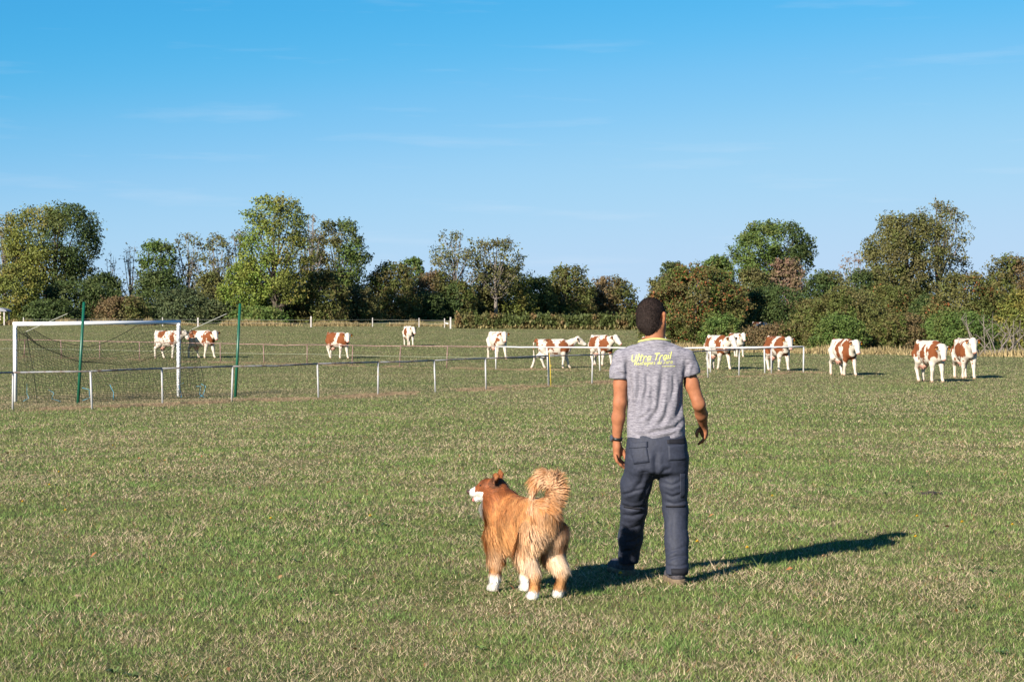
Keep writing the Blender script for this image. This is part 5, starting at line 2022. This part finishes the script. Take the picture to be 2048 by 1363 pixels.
        for _ in range(twigs):
            e = Vector((rnd.gauss(0, 1), rnd.gauss(0, 1), abs(rnd.gauss(0.5, 0.8)))).normalized() * lr * rnd.uniform(0.8, 1.5)
            st = a.lerp(c, rnd.uniform(0.6, 1.0))
            mb.tube([st, st + e * 0.5 + Vector((0, 0, 0.05 * lr)), st + e], [max(r * .28, pxm * 0.16), max(r * .2, pxm * 0.13), pxm * 0.08], 3, False)
    mb.build('trunk', bark, root)
    return root


T = 'tree'
B = 'bush'
G_T = 'trees along the far side of the field'
G_B = 'bushes along the far side of the field'
G_R = 'bushes of the thick hedge on the right'


def tr(*a, **k):
    k.setdefault('group', G_T)
    return plant('tree', a[0], 'tree', *a[1:], **k)


def bu(*a, **k):
    k.setdefault('group', G_B)
    return plant('bush', a[0], 'bush', *a[1:], **k)


# far side, from the left
tr('pale half-bare tree at the left edge behind the broad crown', 10, 428, 70, 305, 'grey', 101, lo=0.3, shape='tall', od=0.7, lobes=14, sparse=0.5, twigs=6, bark=BARK_P)
tr('broad spreading tree with open dark limbs, biggest crown on the left', 104, 413, 232, 285, 'yellow', 102, lo=0.30, shape='spread', od=2.3, lobes=34, lobe_r=0.24, second='dark', twigs=2, spray=0.25, fork=0.16, trunk_r=0.5)
tr('thin bare grey tree between the broad tree and a small green one', 262, 488, 58, 290, 'grey', 103, lo=0.25, shape='tall', od=0.35, lobes=14, sparse=0.6, twigs=9, bark=BARK_P)
tr('thin leafless sapling just right of the broad crown', 222, 505, 34, 292, 'grey', 133, lo=0.25, shape='tall', od=0.25, lobes=9, sparse=0.6, twigs=9, bark=BARK_P)
tr('small round-topped green tree above the dark bushes', 316, 482, 84, 286, 'green', 104, lo=0.42, shape='round', od=2.0, lobes=16, lobe_r=0.32, twigs=1)
tr('thinning tree with see-through top next to the small green tree', 377, 466, 74, 288, 'olive', 105, lo=0.30, shape='round', od=1.2, lobes=18, sparse=0.4, twigs=5, bark=BARK_P)
tr('slender olive tree left of the reddish bare one', 433, 468, 62, 287, 'olive', 106, lo=0.34, shape='round', od=1.4, lobes=14, sparse=0.3, twigs=3, bark=BARK_P)
tr('reddish grey half-bare tree touching the tall bright tree', 479, 460, 62, 290, 'grey', 107, lo=0.28, shape='round', od=1.0, lobes=16, sparse=0.4, twigs=7, bark=BARK_P)
tr('tallest bright green tree with twin trunks reaching the grass', 552, 391, 158, 266, 'bright', 108, lo=0.16, shape='tall', od=1.7, lobes=34, lobe_r=0.26, twigs=2, spray=0.35, fork=0.18, trunk_r=0.40, second='yellow', twin=True)
tr('bare grey branching tree leaning on the tall bright tree', 622, 430, 70, 284, 'grey', 109, lo=0.2, shape='tall', od=0.4, lobes=16, sparse=0.6, twigs=10, bark=BARK_P)
tr('rounded olive green tree right of the tallest tree', 678, 442, 126, 288, 'olive', 110, lo=0.26, shape='round', od=2.1, lobes=26, lobe_r=0.27, twigs=2, second='green')
tr('small green tree top peeping over the central hawthorns', 826, 515, 52, 305, 'green', 111, lo=0.3, shape='round', od=2.2, lobes=12)
tr('tall feathery tree, left of a pair in the middle', 912, 463, 116, 305, 'olive', 112, lo=0.28, shape='round', od=1.2, lobes=26, lobe_r=0.25, sparse=0.35, twigs=4, bark=BARK_P)
tr('tall feathery tree with leaning crown, right of a pair in the middle', 992, 477, 126, 308, 'olive', 113, lo=0.30, shape='spread', od=1.3, lobes=26, lobe_r=0.24, sparse=0.3, twigs=4, bark=BARK_P)

bu('yellow-green bush at the left edge by the shelter', 32, 530, 124, 270, 'yellow', 201, od=3.2, lobes=18)
bu('dark bush under the broad tree', 150, 560, 160, 276, 'dark', 202, lobes=22)
bu('low brown-orange bush left of the green pole', 245, 592, 112, 264, 'brown', 203, lobes=16, second='haw')
bu('black-green thicket below the small green tree', 318, 542, 112, 280, 'dark', 204, lobes=18)
bu('spiky dark green bush right of the goal top', 366, 577, 118, 266, 'juniper', 205, lobes=18, spray=0.6)
bu('olive bush right of the spiky one', 425, 546, 86, 273, 'olive', 206, lobes=14)
bu('vivid green bush left of the twin trunks', 486, 526, 104, 268, 'bright', 207, lobes=16)
bu('dark bush behind the goal’s left half', 205, 545, 96, 284, 'dark', 208, lobes=14)
bu('low green undergrowth round the twin trunks', 520, 612, 120, 263, 'green', 209, lobes=14)
bu('dark filling bush behind the twin trunks', 566, 555, 110, 292, 'dark', 210, lobes=16)  # extra bush, its dark leaves stand in for deep shade between the trees
bu('olive and rust hawthorn right of the twin trunks', 642, 545, 112, 270, 'haw', 211, lobes=18, spray=0.4)
bu('low olive bush between two hawthorns', 716, 570, 88, 276, 'olive', 212, lobes=14)
bu('dark low bush above the crossbar', 98, 598, 110, 267, 'dark', 213, lobes=14)
bu('dark low bush right of the green pole', 425, 602, 100, 266, 'juniper', 214, lobes=14, spray=0.5)
bu('dark shrub behind the right green pole', 590, 600, 100, 275, 'dark', 215, lobes=14)
bu('low dark bush under the round olive tree', 690, 598, 100, 280, 'dark', 216, lobes=14)
# middle
bu('big rounded hawthorn, leftmost of the middle row', 783, 524, 114, 292, 'haw', 221, lobes=22, spray=0.4)
bu('brown-tipped hawthorn beneath the feathery pair', 872, 543, 96, 302, 'brown', 222, lobes=16, second='haw')
bu('small dark hawthorn below the feathery pair', 915, 562, 80, 300, 'dark', 223, lobes=14, second='haw')
bu('wide hawthorn with yellowing lower leaves under the leaning crown', 1002, 528, 130, 314, 'haw', 224, lobes=24, spray=0.4, second='yellow')
bu('dark bush tucked right of the wide hawthorn', 1074, 554, 76, 320, 'dark', 225, lobes=14)
bu('pointed hawthorn, second from the gap of sky', 1136, 532, 100, 326, 'haw', 226, lobes=20, spray=0.45)
bu('rounded reddish hawthorn beside the gap of sky', 1222, 555, 104, 334, 'brown', 227, lobes=18, spray=0.45, second='haw')
bu('dark low bush between the left hawthorns', 838, 582, 100, 296, 'dark', 228, lobes=14)  # added filler, shade at the hawthorns' base put into the leaf colour
bu('dark low bush below the leaning crown', 948, 585, 96, 318, 'dark', 229, lobes=14)  # added filler, dark leaves in place of shadow under the crown
bu('dark low bush between the last two hawthorns', 1180, 580, 80, 334, 'dark', 230, lobes=12)  # added filler, dark leaves where shade falls between the crowns
bu('dark low bush at the foot of the pointed hawthorn', 1095, 585, 80, 330, 'dark', 231, lobes=12)  # added filler, shade under the hawthorn put into dark leaves

# right hedge and trees, nearer
k = dict(group=G_R)
bu('big hawthorn covered in red berries right behind the man’s head', 1392, 531, 196, 142, 'haw', 301, lobes=40, lobe_r=0.25, spray=0.5, berries=0.22, od=3.6, **k)
bu('green shoots above the left shoulder of the berry hawthorn', 1345, 524, 78, 160, 'juniper', 302, lobes=16, spray=0.6, **k)
bu('olive edge of the hedge beside the sky gap', 1325, 556, 84, 150, 'olive', 303, lobes=16, spray=0.5, **k)
bu('dark green bush left below the round oak', 1434, 511, 96, 172, 'green', 304, lobes=18, spray=0.4, **k)
tr('round dense dark oak above the hedge', 1547, 446, 182, 216, 'green', 305, lo=0.38, shape='spread', od=2.6, lobes=36, lobe_r=0.22, twigs=1, second='dark')
bu('dry pinkish brown bush under the oak', 1574, 520, 92, 188, 'pink', 306, lobes=18, spray=0.5, twigs=2, bark=BARK_P, **k)
bu('olive bush with pale dead limb under the oak', 1506, 540, 92, 186, 'olive', 307, lobes=16, spray=0.5, twigs=3, bark=BARK_P, **k)
bu('dark hollow bush below the oak', 1545, 572, 150, 178, 'dark', 308, lobes=20, **k)  # dark leaves paint the shaded hollow under the oak
bu('low brownish scrub hiding the far cow', 1556, 648, 120, 134, 'brown', 309, lobes=20, second='haw', spray=0.6, **k)
bu('low scrub at the foot of the berry hawthorn', 1490, 655, 90, 136, 'brown', 310, lobes=14, spray=0.6, **k)
bu('olive scrub left of the dark green bush', 1628, 598, 100, 134, 'haw', 311, lobes=18, spray=0.5, **k)
bu('tall dark green bush right of the oak', 1652, 543, 116, 156, 'dark', 312, lobes=20, second='olive', **k)
bu('large olive bush behind the lone cow by the rail corner', 1694, 578, 165, 120, 'haw', 313, lobes=34, lobe_r=0.26, spray=0.45, second='olive', **k)
bu('fresh green bush low behind the lone cow', 1680, 630, 110, 114, 'green', 314, lobes=20, spray=0.4, **k)
tr('pinkish bare twigs above the hedge', 1706, 506, 66, 205, 'pink', 315, lo=0.3, shape='round', od=0.5, lobes=14, sparse=0.5, twigs=8, bark=BARK_P)
bu('dark bush below the two big right trees', 1735, 540, 120, 168, 'dark', 316, lobes=20, second='olive', **k)  # added filler, deep shade under the trees put into the leaf colour
tr('dense olive tree, left of the two big right trees', 1812, 428, 182, 190, 'olive', 317, lo=0.22, shape='round', od=2.6, lobes=36, lobe_r=0.23, twigs=2, spray=0.35)
tr('taller airy tree with fine bare top, right of the two big right trees', 1878, 402, 140, 197, 'olive', 318, lo=0.28, shape='round', od=1.1, lobes=30, lobe_r=0.23, sparse=0.45, twigs=7, bark=BARK_P)
bu('rusty olive bush under the dense olive tree', 1778, 570, 130, 138, 'haw', 319, lobes=24, spray=0.5, berries=0.10, **k)
bu('low rust-tinged bush between two cows', 1800, 626, 130, 116, 'haw', 320, lobes=22, spray=0.5, second='brown', **k)
bu('dark gap bush left of the tall red-tinged bush', 1862, 590, 100, 132, 'dark', 321, lobes=16, **k)  # dark leaves paint a shaded gap in the hedge
bu('tall olive bush with red shoots behind the head-on cow', 1930, 545, 150, 128, 'olive', 322, lobes=32, lobe_r=0.27, spray=0.55, berries=0.12, second='haw', **k)
bu('fresh green bush low behind the head-on cow', 1915, 622, 150, 114, 'green', 323, lobes=26, spray=0.4, **k)
bu('high brownish bush at the right edge', 2020, 513, 130, 146, 'haw', 324, lobes=26, spray=0.5, second='brown', **k)
bu('yellow-green bush at the right edge', 2048, 580, 110, 118, 'yellow', 325, lobes=20, spray=0.5, **k)
bu('dark bush above the dead branches', 1995, 585, 100, 128, 'dark', 326, lobes=16, second='haw', **k)
bu('small olive bush at the foot of the hedge, right of the berry hawthorn', 1445, 628, 90, 128, 'green', 327, lobes=16, spray=0.4, **k)

# ------------------------------------------------------------------ clipped hedge in the middle, behind the field
def hedge():
    rng = np.random.default_rng(9)
    a, b = hit(910, 656), hit(1345, 660)
    root = empty('hedge', a)
    tag(root, 'low rough hedge running along the far edge of the field', 'hedge')
    n = 26000
    t = rng.random(n)
    x = a.x + (b.x - a.x) * t
    y = a.y + (b.y - a.y) * t + rng.normal(0, 0.7, n)
    hh = 1.25 + 0.5 * fbm(p2(x, x * 0, 0.7), 3, 3)
    z = hh * rng.random(n) ** 0.8
    P = np.stack([x - a.x, y - a.y, ground_z(x, y) - a.z + z], 1)
    spike = rng.random(n) < 0.06
    P[spike, 2] += 0.5 * rng.random(spike.sum())
    cl = fbm(p2(x, z, 1.3), 5, 3)[:, None]
    C = np.where(cl > 0.5, np.array((0.085, 0.080, 0.026)), np.array((0.060, 0.075, 0.020)))
    C = np.where(cl > 0.66, np.array((0.13, 0.085, 0.035)), C)
    low = (z < 0.45)[:, None]
    C = np.where(low & (rng.random((n, 1)) < 0.6), np.array((0.20, 0.165, 0.07)), C) * (0.7 + 0.6 * rng.random((n, 1)))
    s = (0.26 * (0.5 + 0.8 * rng.random(n)))[:, None]
    nr = rng.normal(size=(n, 3))
    nr /= np.linalg.norm(nr, axis=1, keepdims=True)
    ta = np.cross(nr, np.array((0, 0.3, 1.0)))
    ta /= np.linalg.norm(ta, axis=1, keepdims=True)
    tb = np.cross(nr, ta)
    V = np.stack([P - tb * s * 0.7, P - ta * s * 0.4, P + tb * s * 0.7, P + ta * s * 0.4], 1).reshape(-1, 3)
    link('foliage', np_mesh('hedge_foliage', V, np.arange(4 * n).reshape(-1, 4), col=np.repeat(C, 4, axis=0)), LEAF, root)
    mb = MB()
    rnd = random.Random(2)
    for i in range(70):
        k = i / 69
        px_, py_ = (b.x - a.x) * k, (b.y - a.y) * k
        gz_ = float(ground_z(a.x + px_, a.y + py_)) - a.z
        mb.tube([(px_, py_, gz_ - 0.1), (px_ + rnd.uniform(-.2, .2), py_, gz_ + 0.8), (px_ + rnd.uniform(-.4, .4), py_, gz_ + 1.5)], [0.04, 0.03, 0.01], 4, False)
    mb.build('stems', BARK, root)


hedge()


def straw_edges():
    rng = np.random.default_rng(8)
    for a, b, n, h, lab in (((0, 650), (930, 653), 24000, 0.95, 'tall dry straw-coloured grass along the far field edge'),
                            ((1340, 702), (2100, 714), 14000, 0.55, 'dry tan grass fringe at the foot of the right hedge')):
        A, Bp = hit(*a), hit(*b)
        t = rng.random(n)
        x = A.x + (Bp.x - A.x) * t + rng.normal(0, 0.5, n)
        y = A.y + (Bp.y - A.y) * t + np.abs(rng.normal(0, 1.0, n))
        nn = fbm(p2(x, y, 0.5), 6, 3)
        keep = nn > 0.47
        x, y, nn = x[keep], y[keep], nn[keep]
        m = len(x)
        vary = 0.35 + 2.6 * np.clip(nn - 0.47, 0, 0.4)
        c = rng.random((m, 1))
        C = (np.array((0.42, 0.32, 0.17)) * c + np.array((0.20, 0.16, 0.07)) * (1 - c)) * (0.7 + 0.5 * rng.random((m, 1)))
        blades('dry_grass', lab, x, y, h * vary * (0.3 + 0.8 * rng.random(m)), 0.05 + 0.07 * rng.random(m), h * 0.35 * rng.random(m), C, rng)


straw_edges()

# ------------------------------------------------------------------ dead branches, far posts, shelter
def dead_branches():
    rnd = random.Random(12)
    g = hit(2015, 712)
    g = onground(2015, g.y + 0.5)
    root = empty('dead_branches', g)
    tag(root, 'tangle of bare grey dead branches at the right edge', 'branches')
    for i in range(26):
        a = Vector((rnd.uniform(-1.6, 1.2), rnd.uniform(-.5, .6), -0.05))
        v = Vector((rnd.uniform(-.9, .5), rnd.uniform(-.2, .3), rnd.uniform(0.25, 1.0))).normalized() * rnd.uniform(0.9, 2.2)
        mid = a + v * 0.5 + Vector((rnd.uniform(-.2, .2), 0, rnd.uniform(0, .25)))
        mb = MB()
        r = rnd.uniform(0.018, 0.035)
        mb.tube([a, mid, a + v], [r, r * .7, r * .25], 5)
        for _ in range(3):
            s = mid.lerp(a + v, rnd.random())
            mb.tube([s, s + Vector((rnd.uniform(-.4, .4), rnd.uniform(-.1, .1), rnd.uniform(.1, .5)))], [r * .5, r * .15], 4)
        mb.build('branch', BARK_P, root)


dead_branches()

POSTM = mat_plain('pale_post_wood', (0.46, 0.42, 0.40), 0.85, noise=0.3, scale=4)
pts = [(47, 652), (325, 652), (396, 653), (622, 654), (745, 653), (838, 654), (889, 655), (901, 657)]
g0 = hit(47, 652)
root = empty('pasture_fence', g0)
tag(root, 'line of pale wooden pasture posts along the far field edge', 'fence')
tp = []
for i, (x, y) in enumerate(pts):
    p = hit(x, y)
    mb = MB()
    hgt = 1.30 if i in (3, 7) else 1.1
    w = 0.10 if i not in (3, 7, 2) else 0.17
    mb.box(Vector(p) - g0 + Vector((0, 0, hgt / 2 - 0.1)), (w, w, hgt + 0.2))
    mb.build('post', POSTM, root)
    tp.append(Vector(p) - g0)
for z in (0.45, 0.85):
    mb = MB()
    mb.tube([q + Vector((0, -0.12, z)) for q in tp], 0.008, 4)
    mb.build('wire', TAPE, root)
mb = MB()
mb.box(tp[7] + Vector((-0.42, 0, 0.62)), (0.34, 0.03, 0.16), Matrix.Rotation(0.25, 3, 'Y'))
mb.build('plate', WHITE, root)
for i, (x, d) in enumerate(((1262, 372), (1269, 374), (1277, 376), (1284, 378))):
    p = onground(x, d)
    mb = MB()
    mb.box((0, 0, 0.5), (0.14, 0.14, 1.4 + 0.15 * (i % 2)))
    o = mb.build('fence_post', BARK, None, p)
    tag(o, 'tiny dark fence post on the skyline in the gap between trees', 'post', 'fence posts on the skyline')
p = onground(1596, 168)
mb = MB()
mb.box((0, 0, 1.0), (0.12, 0.12, 2.2))
tag(mb.build('red_post', mat_plain('red_paint', (0.30, 0.03, 0.03), 0.6, noise=0.3), None, p), 'thin red post in the dark gap of the right hedge', 'post')

# small open shelter cut by the left edge
p = onground(-14, 256)
root = empty('shelter', p)
tag(root, 'small beige open-sided shelter cut off by the left edge', 'shelter')
CREAM = mat_plain('cream_panel', (0.42, 0.34, 0.24), 0.7, noise=0.3, scale=2)
for sx in (-1.9, 1.75):
    for sy in (-1.2, 1.2):
        mb = MB()
        mb.box((sx, sy, 0.9), (0.16, 0.16, 1.9))
        mb.build('post', POSTM, root)
mb = MB()
n = 10
arc = [(math.cos(math.pi * i / n) * 2.1, 1.75 + math.sin(math.pi * i / n) * 0.55) for i in range(n + 1)]
vs = [(x, y, z) for y in (-1.4, 1.4) for x, z in arc]
fs = [(i, i + 1, n + 2 + i, n + 1 + i) for i in range(n)] + [tuple(range(n, -1, -1)), tuple(range(n + 1, 2 * n + 2))]
mb.add(vs, fs)
mb.build('roof', mat_plain('grey_sheet', (0.24, 0.24, 0.27), 0.6, noise=0.2, scale=2), root)
for z in (1.55, 1.1, 0.75):
    mb = MB()
    mb.box((-0.25, -1.32, z), (3.2, 0.04, 0.26))
    mb.build('panel', CREAM, root)
mb = MB()
mb.box((0, 0, 0.30), (0.5, 0.5, 0.6))
mb.box((0, 0, 0.615), (0.56, 0.56, 0.03))
tag(mb.build('crate', mat_plain('red_crate', (0.30, 0.035, 0.025), 0.6), None, p + Vector((0.75, -1.65, 0))), 'small red box in front of the beige shelter', 'box')
